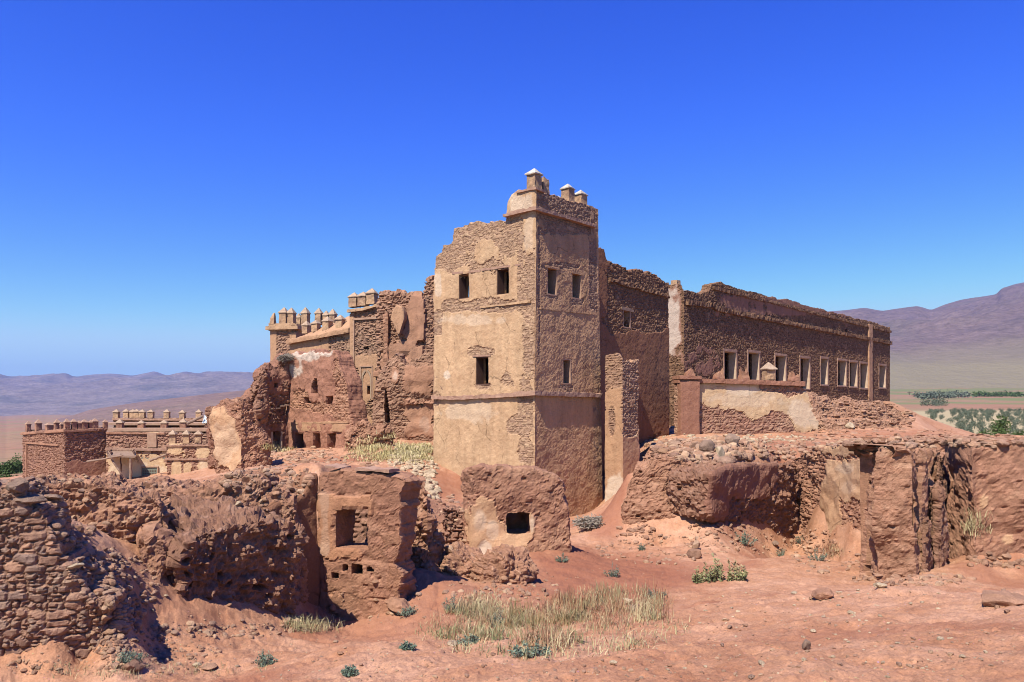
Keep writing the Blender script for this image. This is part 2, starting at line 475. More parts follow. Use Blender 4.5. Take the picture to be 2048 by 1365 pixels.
def wallmat(name, pA, pB, stones, mortar, white=(.66, .60, .53), streak=.14, bump=.035, crack=.5):
    N = NT(name)
    a = N.noise(.5, 6, .6); b = N.noise(5, 6, .65); c = N.noise(2.2, 5, .6, stretch=(1, 1, .16)); g = N.noise(42, 5, .75); md = N.noise(1.7, 6, .65)
    m = N.math('ADD', N.math('MULTIPLY', a, .55), N.math('MULTIPLY', b, .45))
    pl = N.ramp(m, [(.34, pA), (.66, pB)])
    pl = N.mix(1.0, pl, N.grey(c, 1 - streak, 1 + streak), 'MULTIPLY')
    # hairline cracks and chipped pits in the plaster
    wv = N.n('ShaderNodeMix', data_type='RGBA'); wv.inputs[0].default_value = .22
    ns = N.n('ShaderNodeTexNoise'); ns.inputs['Scale'].default_value = 2.3; ns.inputs['Detail'].default_value = 5; N.l(N.tc.outputs['Object'], ns.inputs['Vector'])
    N.l(N.tc.outputs['Object'], wv.inputs[6]); N.l(ns.outputs['Color'], wv.inputs[7])
    vo = N.n('ShaderNodeTexVoronoi', feature='DISTANCE_TO_EDGE'); vo.inputs['Scale'].default_value = .95; N.l(wv.outputs[2], vo.inputs['Vector'])
    ck = N.ramp(vo.outputs['Distance'], [(.004, (1 - crack,) * 3), (.016, (1, 1, 1))])
    gate = N.ramp(N.noise(.8, 3), [(.48, (0, 0, 0)), (.56, (1, 1, 1))])
    pl = N.mix(gate, pl, N.mix(1.0, pl, ck, 'MULTIPLY'))
    pit = N.ramp(N.noise(7.5, 4, .6), [(.27, (.55,) * 3), (.35, (1, 1, 1))])
    pl = N.mix(1.0, pl, pit, 'MULTIPLY')
    n = len(stones)
    so = N.ramp(N.attr('rn'), [(i / max(1, n - 1), s) for i, s in enumerate(stones)])
    so = N.mix(1.0, so, N.grey(b, .70, 1.28), 'MULTIPLY')
    so = N.mix(1.0, so, N.grey(md, .84, 1.16), 'MULTIPLY')
    so = N.mix(N.attr('jt'), so, mortar)
    col = N.mix(N.attr('pl'), so, pl)
    col = N.mix(1.0, col, N.grey(g, .74, 1.24), 'MULTIPLY')
    dust = N.ramp(N.noise(.9, 6, .65), [(.52, (0, 0, 0)), (.72, (1, 1, 1))])
    col = N.mix(N.math('MULTIPLY', dust, .28), col, pA)
    col = N.mix(N.math('MULTIPLY', N.attr('wh'), N.math('ADD', .45, b)), col, white)
    col = N.mix(1.0, col, (1.03, .98, .87), 'MULTIPLY')
    N.bump(N.math('ADD', N.noise(20, 8, .75), N.math('MULTIPLY', N.noise(70, 3, .6), .4)), bump, .9)
    return N.done(col)
PURPLE = [(.112, .062, .038), (.20, .113, .07), (.15, .085, .053), (.27, .165, .105)]
M = {}
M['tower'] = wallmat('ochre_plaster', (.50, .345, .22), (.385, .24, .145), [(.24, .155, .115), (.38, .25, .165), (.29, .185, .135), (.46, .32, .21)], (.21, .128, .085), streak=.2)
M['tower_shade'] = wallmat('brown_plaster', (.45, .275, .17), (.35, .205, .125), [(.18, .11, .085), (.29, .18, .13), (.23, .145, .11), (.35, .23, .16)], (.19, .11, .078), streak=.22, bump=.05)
M['rubble_wall'] = wallmat('dark_rubble', (.27, .145, .105), (.24, .125, .09), PURPLE, (.07, .038, .024))
M['wing_red'] = wallmat('red_plaster', (.225, .112, .070), (.185, .09, .056), PURPLE, (.11, .058, .046))
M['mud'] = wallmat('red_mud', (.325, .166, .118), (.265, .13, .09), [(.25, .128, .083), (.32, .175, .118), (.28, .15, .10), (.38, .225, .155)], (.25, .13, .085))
M['mud_orange'] = wallmat('orange_mud_plaster', (.42, .225, .135), (.34, .165, .10), [(.25, .125, .083), (.30, .155, .105), (.27, .14, .09), (.34, .185, .125)], (.24, .12, .08), streak=.25)
M['mud_rose'] = wallmat('rose_mud_plaster', (.38, .215, .145), (.31, .165, .11), [(.20, .115, .082), (.30, .175, .12), (.24, .14, .10), (.36, .225, .155)], (.17, .092, .062), streak=.2)
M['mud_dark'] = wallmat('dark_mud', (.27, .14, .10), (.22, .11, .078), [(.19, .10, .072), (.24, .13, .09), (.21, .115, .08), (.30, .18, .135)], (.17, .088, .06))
M['mud_pale'] = wallmat('pale_plaster_on_mud', (.50, .33, .21), (.42, .24, .145), [(.25, .13, .088), (.30, .16, .11), (.27, .14, .095), (.34, .19, .13)], (.25, .125, .085))
M['cream_on_red'] = wallmat('cream_patches', (.56, .42, .28), (.46, .30, .18), [(.24, .125, .095), (.30, .165, .12), (.26, .15, .115), (.33, .20, .14)], (.21, .115, .08))
M['palace'] = wallmat('tan_palace', (.42, .26, .165), (.36, .205, .13), [(.22, .13, .10), (.30, .185, .13), (.25, .15, .11), (.34, .22, .15)], (.2, .115, .08))
M['brick'] = wallmat('rubble_brick', (.36, .20, .14), (.32, .17, .115), [(.21, .115, .088), (.27, .15, .11), (.24, .13, .10), (.31, .18, .125)], (.18, .10, .075))
M['drystone'] = wallmat('dry_stone', (.30, .16, .11), (.27, .14, .095), [(.235, .138, .105), (.31, .18, .13), (.26, .165, .13), (.37, .215, .15), (.215, .15, .13), (.33, .22, .16)], (.20, .112, .076))
M['merlon'] = wallmat('merlon_stone', (.46, .31, .20), (.38, .24, .15), [(.26, .16, .115), (.36, .25, .165), (.29, .18, .13), (.42, .30, .20)], (.24, .15, .105))
M['rock'] = wallmat('loose_rock', (.36, .21, .15), (.30, .17, .12), [(.22, .13, .095), (.34, .20, .135), (.27, .175, .135), (.40, .27, .185), (.29, .16, .105)], (.2, .1, .07))
M['rubble_dark'] = wallmat('slab_rubble', (.31, .17, .115), (.27, .145, .10), [(.22, .125, .088), (.30, .17, .118), (.25, .15, .108), (.36, .22, .155), (.27, .145, .10)], (.2, .1, .07))
M['rock_pale'] = wallmat('pale_rock', (.5, .4, .3), (.42, .32, .23), [(.40, .30, .21), (.34, .27, .20), (.48, .38, .27), (.30, .23, .17)], (.3, .2, .15))
M['rock_grey'] = wallmat('grey_rock', (.24, .165, .125), (.2, .135, .105), [(.20, .135, .105), (.26, .18, .14)], (.15, .12, .12))
def simple(name, a, b, sc=3, stretch=None, rough=.9, bump=.01):
    N = NT(name); f = N.noise(sc, 6, .6, stretch=stretch); N.b.inputs['Roughness'].default_value = rough
    N.bump(N.noise(30, 5, .6, stretch=stretch), bump, .6)
    return N.done(N.ramp(f, [(.33, a), (.67, b)]))
M['cap'] = simple('pale_lime', (.54, .48, .39), (.30, .235, .175), 3.2)
M['cap_tan'] = simple('tan_cap', (.40, .29, .195), (.29, .19, .125), 6)
M['cap_brown'] = simple('brown_cap', (.36, .23, .15), (.28, .165, .115), 6)
M['cream'] = simple('cream_trim', (.52, .385, .27), (.42, .29, .19), 4)
M['tan'] = simple('tan_trim', (.40, .255, .165), (.31, .18, .12), 4)
M['ledge'] = simple('ledge', (.38, .235, .155), (.27, .15, .105), 5, bump=.02)
M['wood'] = simple('weathered_wood', (.30, .205, .145), (.20, .125, .085), 6, (1, 1, 6))
M['wood_dark'] = simple('dark_wood', (.12, .065, .045), (.08, .042, .03), 6, (6, 6, 1))
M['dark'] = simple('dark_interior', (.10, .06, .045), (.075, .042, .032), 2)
M['teal'] = simple('teal_paint', (.19, .20, .155), (.14, .155, .125), 8)
M['metal'] = simple('pale_metal', (.50, .54, .54), (.40, .44, .45), 8, rough=.5)
M['twig'] = simple('dry_twig', (.30, .25, .19), (.20, .16, .12), 12)
def leafmat(name, stops, tr=.15):
    N = NT(name); c = N.ramp(N.attr('rn'), stops)
    c = N.mix(1.0, c, N.grey(N.noise(3, 3), .8, 1.2), 'MULTIPLY')
    N.b.inputs['Roughness'].default_value = .7
    return N.done(c)
M['sage'] = leafmat('sage_leaf', [(0, (.10, .145, .105)), (.6, (.145, .19, .135)), (1, (.22, .235, .15))])
M['grass'] = leafmat('dry_grass_blade', [(0, (.17, .175, .085)), (.22, (.33, .28, .14)), (.6, (.46, .38, .21)), (.8, (.36, .22, .12)), (1, (.28, .14, .08))])
M['rust'] = leafmat('rust_weed', [(0, (.20, .17, .075)), (.4, (.33, .20, .10)), (1, (.26, .12, .065))])
M['grass_yellow'] = leafmat('yellow_grass_blade', [(0, (.40, .33, .14)), (.6, (.52, .42, .20)), (1, (.58, .49, .28))])
M['weed'] = leafmat('weed_leaf', [(0, (.165, .18, .08)), (.6, (.25, .245, .11)), (1, (.31, .22, .12))])
M['tree'] = leafmat('tree_leaf', [(0, (.035, .06, .018)), (.6, (.065, .10, .028)), (1, (.10, .14, .045))])
M['olive'] = leafmat('olive_leaf', [(0, (.075, .095, .06)), (.6, (.12, .14, .09)), (1, (.165, .18, .12))])
M['bark'] = simple('bark', (.16, .11, .075), (.10, .07, .05), 8)
# ground: red-tan earth, greener or greyer far out in the valley by place, not by view
def groundmat():
    N = NT('red_earth')
    a = N.noise(.22, 6, .6); b = N.noise(1.7, 7, .62); g = N.noise(34, 5, .7)
    red = N.ramp(N.math('ADD', N.math('MULTIPLY', a, .5), N.math('MULTIPLY', b, .5)), [(.34, (.30, .145, .088)), (.47, (.39, .215, .135)), (.62, (.465, .285, .20))])
    red = N.mix(1.0, red, N.grey(g, .70, 1.24), 'MULTIPLY')
    red = N.mix(1.0, red, N.grey(N.noise(6.5, 7, .7), .74, 1.2), 'MULTIPLY')
    v = N.n('ShaderNodeTexVoronoi'); v.inputs['Scale'].default_value = 16; N.l(N.tc.outputs['Object'], v.inputs['Vector'])
    sp = N.ramp(v.outputs['Distance'], [(.10, (1, 1, 1)), (.17, (0, 0, 0))])
    keep = N.ramp(N.noise(5, 3), [(.5, (0, 0, 0)), (.6, (1, 1, 1))])
    red = N.mix(N.math('MULTIPLY', N.math('MULTIPLY', sp, keep), .5), red, N.mix(.5, (.50, .36, .26), v.outputs['Color']))
    red = N.mix(N.attr('wet'), red, (.24, .098, .062))
    field = N.ramp(N.noise(.004, 5, .6), [(.42, (.27, .16, .11)), (.54, (.255, .18, .115)), (.66, (.20, .175, .09))])
    scrub = N.ramp(N.noise(.05, 4, .7), [(.5, (1, 1, 1)), (.7, (.62, .66, .55))])
    field = N.mix(1.0, field, scrub, 'MULTIPLY')
    field = N.mix(N.attr('grn'), field, (.15, .175, .075))
    field = N.mix(N.attr('sand'), field, (.34, .30, .19))
    col = N.mix(N.attr('far'), red, field)
    col = N.mix(1.0, col, (1.03, .92, .80), 'MULTIPLY')
    N.bump(N.math('ADD', N.noise(9, 8, .75), N.math('MULTIPLY', N.noise(45, 4, .6), .35)), .06, .65)
    return N.done(col)
M['ground'] = groundmat()
def hillmat(name, a, b, c, sc):
    N = NT(name); f = N.noise(sc, 8, .65); k = N.noise(sc * 6, 6, .7, stretch=(1, 1, 3))
    col = N.ramp(f, [(.36, a), (.5, b), (.64, c)])
    col = N.mix(1.0, col, N.grey(k, .72, 1.28), 'MULTIPLY')
    col = N.mix(1.0, col, N.grey(N.noise(sc * 26, 5, .75), .55, 1.5), 'MULTIPLY')
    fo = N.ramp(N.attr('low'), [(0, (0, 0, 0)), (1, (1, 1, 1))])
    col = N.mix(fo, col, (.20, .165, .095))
    N.bump(N.noise(sc * 10, 6, .7), 30, .6)
    return N.done(col)
M['ridge'] = hillmat('far_ridge', (.14, .115, .105), (.19, .15, .125), (.11, .10, .09), .0012)
M['hill'] = hillmat('brown_hill', (.165, .105, .075), (.195, .12, .085), (.18, .12, .08), .002)
M['mountain'] = hillmat('bare_mountain', (.115, .085, .075), (.145, .10, .085), (.12, .095, .078), .0016)
# ------------------------------------------------------------------ land
def zz(py, D): return (HY - py) / F * D
G = []
def g(px, py, D): G.append((px, D, zz(py, D)))
def gz(px, z, D): G.append((px, D, z))
for px in (-700, -200, 200, 1024, 1800, 2300, 2800): gz(px, -1.66, 2.4)
gz(-700, -2.4, 7.5); gz(2800, -1.75, 6)
g(100, 1372, 7.6); g(600, 1368, 7.0); g(1100, 1368, 6.0); g(1600, 1368, 5.4); g(2048, 1368, 5.0)
g(-100, 1345, 10.2); g(40, 1338, 10.4); g(160, 1318, 11.0); g(300, 1310, 11.6); g(450, 1268, 13.6); g(560, 1258, 15.0); g(640, 1240, 16.6); g(720, 1238, 17); g(700, 1305, 10); g(900, 1330, 8)
g(60, 1040, 11.6); g(128, 1092, 11.25); g(190, 1160, 11.2); g(236, 1200, 11.15); g(245, 1272, 10.95); g(295, 1258, 12.4); g(270, 1180, 12.5); g(215, 1105, 12.7); g(150, 1055, 12.7); g(290, 1110, 13.8); g(230, 1070, 14.2)
g(900, 1245, 14.6); g(1100, 1245, 14.6); g(1300, 1222, 15); g(1000, 1292, 12); g(1250, 1262, 12.6)
g(1150, 1282, 9.3); g(1300, 1256, 10.8); g(1450, 1214, 12.8); g(1600, 1210, 12.2); g(1800, 1190, 12.6); g(2048, 1195, 11.0); g(2400, 1180, 11)
g(1600, 1290, 7.8); g(2000, 1280, 7)
g(1200, 1120, 25); g(1300, 1150, 21); g(1450, 1150, 19.5); g(1600, 1112, 24); g(1650, 1130, 21.5)
for q_ in ((1240, 1062, 28.9), (1262, 1086, 28.2), (1320, 1096, 28.0), (1385, 1090, 27.7), (1300, 1102, 26.6), (1380, 1100, 26.4), (1420, 1062, 27.6), (1470, 1068, 28.7), (1530, 1086, 30.0), (1580, 1090, 31.8), (1605, 1096, 31.9), (1650, 1104, 29.6), (1680, 1110, 28.5), (1722, 1117, 27.3), (1930, 1105, 21.5), (1955, 1088, 23.6)): g(*q_)
for q_ in ((1255, -2.4, 31.2), (1330, -1.95, 30.6), (1400, -1.8, 30.0), (1470, -1.65, 31.2), (1530, -1.55, 32.9), (1590, -1.5, 34.6), (1650, -1.35, 31.8), (1720, -1.2, 29.4), (1790, -1.1, 30), (1870, -1.0, 29.5), (1945, -1.0, 27.5)): gz(*q_)
for q_ in ((1770, -4.3, 25.5), (1840, -4.1, 24), (1890, -4.0, 24.2)): gz(*q_)
g(1750, 1163, 18.4); g(1850, 1152, 18.0); g(1950, 1124, 19.8); g(2000, 1124, 20.05); g(2048, 1122, 19.95); g(2120, 1121, 19.9); g(2200, 1120, 19.8); g(2400, 1120, 19.6); g(2600, 1120, 19.5)
for px in (1990, 2048, 2120, 2200, 2400): gz(px, -1.0, 22.0)
g(830, 1150, 18); g(700, 1205, 18.6); g(960, 1172, 18.4); g(1050, 1165, 19); g(1000, 1108, 22.6); g(1130, 1085, 24.4); g(1180, 1050, 31); g(1235, 1040, 34); g(1080, 1110, 22)
g(900, 1110, 22); g(860, 1090, 24)
g(1300, 898, 35); g(1450, 898, 36); g(1600, 894, 37); g(1740, 888, 31.5); g(1900, 886, 29); g(2048, 886, 24.5); g(2400, 885, 24.5)
g(1300, 892, 44); g(1960, 883, 30); g(2048, 883, 27); g(2048, 883, 30.5); g(2150, 883, 29); g(2300, 883, 29); g(1900, 882, 32.5); g(1840, 883, 34); g(1700, 886, 35); g(1600, 890, 40); g(1780, 884, 37); g(1370, 874, 46); g(1500, 873, 47); g(1650, 872, 48); g(1800, 876, 42); g(1950, 880, 37); g(2048, 882, 35); g(2400, 884, 35); g(1240, 985, 41.5); g(1290, 930, 43)
g(1450, 852, 56); g(1600, 832, 70); g(1780, 802, 92); g(1830, 832, 58); g(1862, 862, 47)
g(1650, 826, 54); g(1700, 822, 56); g(1750, 824, 60); g(1812, 828, 61); g(1640, 872, 47); g(1690, 872, 46.5); g(1760, 872, 46); gz(1720, 0.2, 66)
gz(2048, -3.4, 52); gz(1950, -3.2, 56); gz(1900, -2.6, 70); gz(2500, -3.4, 55)
g(1870, 884, 105); g(2048, 890, 100); g(2500, 892, 100)
g(1850, 824, 280); g(2048, 822, 280); g(2500, 820, 280)
g(1850, 806, 600); g(2048, 806, 600); g(2500, 806, 600)
g(1850, 786, 1300); g(2100, 784, 1300); g(2600, 784, 1300); g(1900, 772, 2600); g(2200, 768, 2600); g(1600, 780, 1300)
gz(-100, -2.6, 13.6); gz(100, -2.3, 16); gz(300, -2.2, 19); gz(-400, -3.4, 12); gz(100, -3.2, 26); gz(350, -2.6, 26); gz(-300, -4, 26)
g(450, 962, 22); g(560, 950, 22); g(640, 946, 20); g(720, 940, 22); g(800, 950, 26); g(500, 985, 18.2); g(420, 1000, 17)
g(560, 905, 48); g(650, 918, 45); g(750, 898, 46); g(760, 880, 51); g(850, 893, 45); g(850, 960, 38); g(868, 1004, 35); g(640, 938, 36); g(700, 930, 32); g(540, 897, 55); g(700, 905, 56)
g(900, 1020, 30); gz(1000, -4.4, 36); g(940, 1012, 33)
gz(1068, -5.1, 39); gz(1180, -5.2, 42)
gz(100, -5.2, 55); gz(300, -5, 55); gz(450, -4.4, 50); gz(100, -6, 80); gz(300, -6, 80); g(10, 962, 90); gz(-400, -6, 60)
g(0, 940, 140); gz(200, -9, 140); gz(500, -8, 140); gz(-400, -10, 140)
g(0, 895, 400); g(300, 880, 400); gz(600, -12, 400); g(-400, 895, 400)
g(0, 858, 1100); g(300, 850, 1100); gz(700, -20, 1100); g(-400, 860, 1100); g(0, 842, 2200); g(400, 836, 2200); g(-400, 842, 2200)
gz(1000, -1.5, 60); gz(1000, 0, 100); gz(1300, 0, 90); gz(1300, 3, 300); gz(1300, 6, 1200); gz(900, -10, 300)
for px in (-700, 0, 700, 1400): gz(px, -30, 12000)
for px in (2100, 2800): gz(px, 60, 12000)
G = np.array(G); 
def gk(a, b): return np.hypot(a[:, None, 0] - b[None, :, 0], a[:, None, 1] - b[None, :, 1])
GA = np.column_stack([G[:, 0] / 330., np.log(G[:, 1]) * 3.2])
# heights are solved in metres divided by distance so that far and near are equally stiff
GW = np.linalg.solve(np.block([[gk(GA, GA) + 1e-4 * np.eye(len(GA)), np.ones((len(GA), 1))], [np.ones((1, len(GA))), np.zeros((1, 1))]]), np.concatenate([G[:, 2] / G[:, 1], [0]]))
def groundz(x, y, detail=True):
    x = np.asarray(x, float); y = np.maximum(np.asarray(y, float), .3)
    D = y; px = CX + x / y * F
    a = np.column_stack([np.clip(px, -900, 3000) / 330., np.log(D) * 3.2])
    r = np.empty(len(x))
    for i in range(0, len(x), 40000): r[i:i + 40000] = gk(a[i:i + 40000], GA) @ GW[:-1] + GW[-1]
    z = r * D
    if detail:
        p = np.column_stack([x, y, np.zeros_like(x)])
        near = sstep(140, 60, D)
        z = z + near * (.14 * fbm(p * .40, 4, 3) * sstep(4, 9, D) + .05 * fbm(p * 1.9, 5, 5, .6) + .030 * fbm(p * 7, 4, 6, .7) * sstep(60, 30, D))
        # runnels and clods
        rg = ridged(p * .8, 4, 8); z = z - near * .07 * np.clip(rg - .72, 0, 1) * 3 * sstep(5, 10, D)
        z = z + (1 - near) * .004 * D * fbm(p / np.maximum(D, 1)[:, None] * 22, 4, 12) * .35
    return z
def gpt(px, D):
    p = pt(px, D); return np.array([p[0], p[1], groundz(p[:1], p[1:2])[0]])
def gfind(px, py, lo=4, hi=60):
    """distance at which the earth shows at this row of the photograph"""
    Ds = np.exp(np.linspace(np.log(lo), np.log(hi), 500)); x = (px - CX) / F * Ds
    z = groundz(x, Ds); rows = HY - z / Ds * F
    ok = np.nonzero(rows <= py)[0]
    return Ds[ok[0]] if len(ok) else hi
def build_ground():
    pxs = np.concatenate([np.linspace(-900, -60, 120)[:-1], np.linspace(-60, 2110, 1000), np.linspace(2110, 3000, 120)[1:]])
    Ds = np.concatenate([np.exp(np.linspace(np.log(.5), np.log(4.5), 26))[:-1], np.exp(np.linspace(np.log(4.5), np.log(60), 560))[:-1], np.exp(np.linspace(np.log(60), np.log(400), 110))[:-1], np.exp(np.linspace(np.log(400), np.log(14000), 70))])
    A, B = np.meshgrid(pxs, Ds, indexing='ij'); x = ((A - CX) / F * B).ravel(); y = B.ravel()
    z = groundz(x, y); V = np.column_stack([x, y, z])
    nA, nB = len(pxs), len(Ds); idx = np.arange(nA * nB).reshape(nA, nB)
    Q = np.stack([idx[:-1, :-1], idx[1:, :-1], idx[1:, 1:], idx[:-1, 1:]], -1).reshape(-1, 4)
    px = A.ravel(); D = y
    far = sstep(75, 120, D)
    wet = np.clip(sstep(1.2, .6, np.hypot((px - 1230) / 210, (D - 21) / 6.) + .3 * n1(x * .7 + y * .3, 3)) * .8, 0, 1)
    wet = np.maximum(wet, .7 * sstep(1.2, .7, np.hypot((px - 1215) / 50, (D - 32) / 4.)))
    p = np.column_stack([x, y, 0 * x])
    grn = sstep(1500, 1700, px) * sstep(420, 560, D) * sstep(2500, 1400, D) * sstep(-.2, .35, fbm(p / 130., 3, 44) + .25)
    grn = np.maximum(grn, sstep(300, 0, px) * sstep(60, 90, D) * sstep(230, 150, D) * sstep(-.3, .2, fbm(p / 9., 3, 46)))
    sand = sstep(1700, 1800, px) * sstep(85, 130, D) * sstep(300, 275, D)
    wet = np.maximum(wet, .55 * sstep(.1, .5, fbm(p * .35, 4, 71)) * sstep(60, 40, D))
    return mkmesh('ground', V, Q, M['ground'], None, dict(far=far, wet=wet, grn=grn, sand=sand), smooth=True, kind='structure')
build_ground()
def ridge_mesh(name, prof, D0, D1, base, mat, seed, depth=1.0, amp=.18, pxr=None, rows=70, cols=420, low=(0, 1)):
    """mountain range: a crest traced at its real distance, slopes falling towards and away from us"""
    prof = np.array(prof, float)
    a = np.linspace(prof[0, 0], prof[-1, 0], cols); t = np.linspace(0, 1.35, rows)
    A, T = np.meshgrid(a, t, indexing='ij')
    D = D0 + (D1 - D0) * T
    x = (A - CX) / F * D; y = D
    def crestf(wd):
        n = max(1, int(wd / (a[1] - a[0]))); ap = np.concatenate([a[0] + (np.arange(-3 * n, 0)) * (a[1] - a[0]), a, a[-1] + np.arange(1, 3 * n + 1) * (a[1] - a[0])])
        c = np.interp(ap, prof[:, 0], (HY - prof[:, 1]) / F * D1)
        ker = np.hanning(2 * n + 3)[1:-1]; ker /= ker.sum()
        return np.convolve(c, ker, 'same')[3 * n:-3 * n]
    fine = crestf(9)[:, None]; wide = crestf(160)[:, None]
    edge = sstep(a[0], a[0] + .06 * (a[-1] - a[0]), a) * sstep(a[-1], a[-1] - .06 * (a[-1] - a[0]), a)
    k = sstep(.45, 1.0, T); crest = (fine * k + wide * (1 - k)) * edge[:, None] + base * (1 - edge[:, None])
    s = np.where(T <= 1, T, 1 - (T - 1) * 1.6)
    p = np.column_stack([x.ravel(), y.ravel(), 0 * x.ravel()]) / (D1 - D0)
    rg = (ridged(p * 5.0, 6, seed) - .62).reshape(T.shape); fb = fbm(p * 2.2, 4, seed + 5).reshape(T.shape)
    h = np.clip(s, 0, 1) ** depth
    z = base + (crest - base) * h
    env = np.clip(np.minimum(s * 2.2, (1.02 - T) * 3.0 + .10), .0, 1)
    z = z + (crest - base) * env * (amp * rg * 1.6 + amp * .5 * fb)
    V = np.column_stack([x.ravel(), y.ravel(), z.ravel()])
    idx = np.arange(cols * rows).reshape(cols, rows)
    Q = np.stack([idx[:-1, :-1], idx[1:, :-1], idx[1:, 1:], idx[:-1, 1:]], -1).reshape(-1, 4)
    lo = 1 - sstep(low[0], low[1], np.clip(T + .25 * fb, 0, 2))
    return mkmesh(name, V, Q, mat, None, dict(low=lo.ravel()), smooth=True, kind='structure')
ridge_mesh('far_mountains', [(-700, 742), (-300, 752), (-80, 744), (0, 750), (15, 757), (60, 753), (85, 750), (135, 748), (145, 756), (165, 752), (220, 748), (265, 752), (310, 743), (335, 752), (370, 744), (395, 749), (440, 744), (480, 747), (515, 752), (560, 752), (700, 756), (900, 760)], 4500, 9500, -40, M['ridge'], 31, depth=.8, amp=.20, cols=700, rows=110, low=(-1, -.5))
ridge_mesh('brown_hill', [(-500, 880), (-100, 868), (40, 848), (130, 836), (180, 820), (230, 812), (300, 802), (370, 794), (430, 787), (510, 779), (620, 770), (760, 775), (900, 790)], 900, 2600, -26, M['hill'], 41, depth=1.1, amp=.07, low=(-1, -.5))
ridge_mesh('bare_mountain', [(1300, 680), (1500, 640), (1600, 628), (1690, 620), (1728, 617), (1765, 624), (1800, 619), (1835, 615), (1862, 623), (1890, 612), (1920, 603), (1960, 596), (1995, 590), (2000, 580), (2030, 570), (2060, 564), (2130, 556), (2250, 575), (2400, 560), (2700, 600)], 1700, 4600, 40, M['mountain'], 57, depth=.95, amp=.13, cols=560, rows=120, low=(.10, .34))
# ------------------------------------------------------------------ sky, sun, air, camera
SUN = np.array([-.312, -.499, .83]); SUN /= np.linalg.norm(SUN)
W = bpy.data.worlds.new('World'); SC.world = W; W.use_nodes = True
nt = W.node_tree; nt.nodes.clear()
sky = nt.nodes.new('ShaderNodeTexSky'); sky.sky_type = 'NISHITA'; sky.sun_disc = False
sky.sun_elevation = math.asin(SUN[2]); sky.sun_rotation = math.atan2(SUN[0], SUN[1])
sky.altitude = 1800; sky.air_density = 1.0; sky.dust_density = .35; sky.ozone_density = 2.6
def wm(op, a, b):
    o = nt.nodes.new('ShaderNodeMath'); o.operation = op
    for k, v in ((0, a), (1, b)):
        if isinstance(v, (int, float)): o.inputs[k].default_value = v
        else: nt.links.new(v, o.inputs[k])
    return o.outputs[0]
# deep polarised blue of the photograph: the sky's red and green fall off faster away from the horizon
sep = nt.nodes.new('ShaderNodeSeparateColor'); cmb = nt.nodes.new('ShaderNodeCombineColor'); nt.links.new(sky.outputs[0], sep.inputs[0])
def soft(a, cap, d):
    o = nt.nodes.new('ShaderNodeMath'); o.operation = 'SMOOTH_MIN'; nt.links.new(a, o.inputs[0]); o.inputs[1].default_value = cap; o.inputs[2].default_value = d; return o.outputs[0]
nt.links.new(soft(wm('MULTIPLY', wm('POWER', sep.outputs[0], 2.3), .245), 4.7, 1.6), cmb.inputs[0])
nt.links.new(soft(wm('MULTIPLY', wm('POWER', sep.outputs[1], 1.75), .445), 7.2, 2.5), cmb.inputs[1])
nt.links.new(soft(wm('MULTIPLY', sep.outputs[2], 2.3), 8.9, .8), cmb.inputs[2])
bg = nt.nodes.new('ShaderNodeBackground'); bg.inputs['Strength'].default_value = .07
wo = nt.nodes.new('ShaderNodeOutputWorld')
nt.links.new(cmb.outputs[0], bg.inputs[0]); nt.links.new(bg.outputs[0], wo.inputs[0])
sl = bpy.data.lights.new('sun', 'SUN'); sl.energy = 5.0; sl.angle = math.radians(.53); sl.color = (1, .95, .86)
so = bpy.data.objects.new('sun', sl); COL.objects.link(so); so.location = (-10, -20, 40)
so.rotation_euler = Vector(-SUN).to_track_quat('-Z', 'Y').to_euler()
cam = bpy.data.cameras.new('camera'); cam.sensor_width = 36; cam.lens = 36 * F / 2048; cam.shift_y = (HY - 682.5) / 2048
cam.clip_start = .1; cam.clip_end = 40000
co = bpy.data.objects.new('camera', cam); COL.objects.link(co); co.rotation_euler = (math.pi / 2, 0, 0); SC.camera = co
SC.view_settings.view_transform = 'Standard'; SC.view_settings.look = 'None'; SC.view_settings.exposure = 0.70; SC.view_settings.gamma = 1
SC.cycles.filter_width = 1.0; SC.cycles.volume_bounces = 0; SC.cycles.max_bounces = 6; SC.cycles.diffuse_bounces = 1
def build_haze():
    b = [(-9000, 9000), (-60, 14100), (-200, 800)]
    V = np.array([[x, y, z] for x in b[0] for y in b[1] for z in b[2]], float)
    Q = np.array([[0, 1, 3, 2], [4, 6, 7, 5], [0, 4, 5, 1], [2, 3, 7, 6], [0, 2, 6, 4], [1, 5, 7, 3]])
    m = bpy.data.materials.new('air'); m.use_nodes = True; t = m.node_tree; t.nodes.clear()
    o = t.nodes.new('ShaderNodeOutputMaterial'); v = t.nodes.new('ShaderNodeVolumePrincipled')
    v.inputs['Color'].default_value = (.34, .48, 1, 1); v.inputs['Density'].default_value = HAZE; v.inputs['Anisotropy'].default_value = .2
    t.links.new(v.outputs[0], o.inputs['Volume'])
    mkmesh('haze', V, Q, m, None, kind='stuff')
HAZE = 5.5e-5
build_haze()
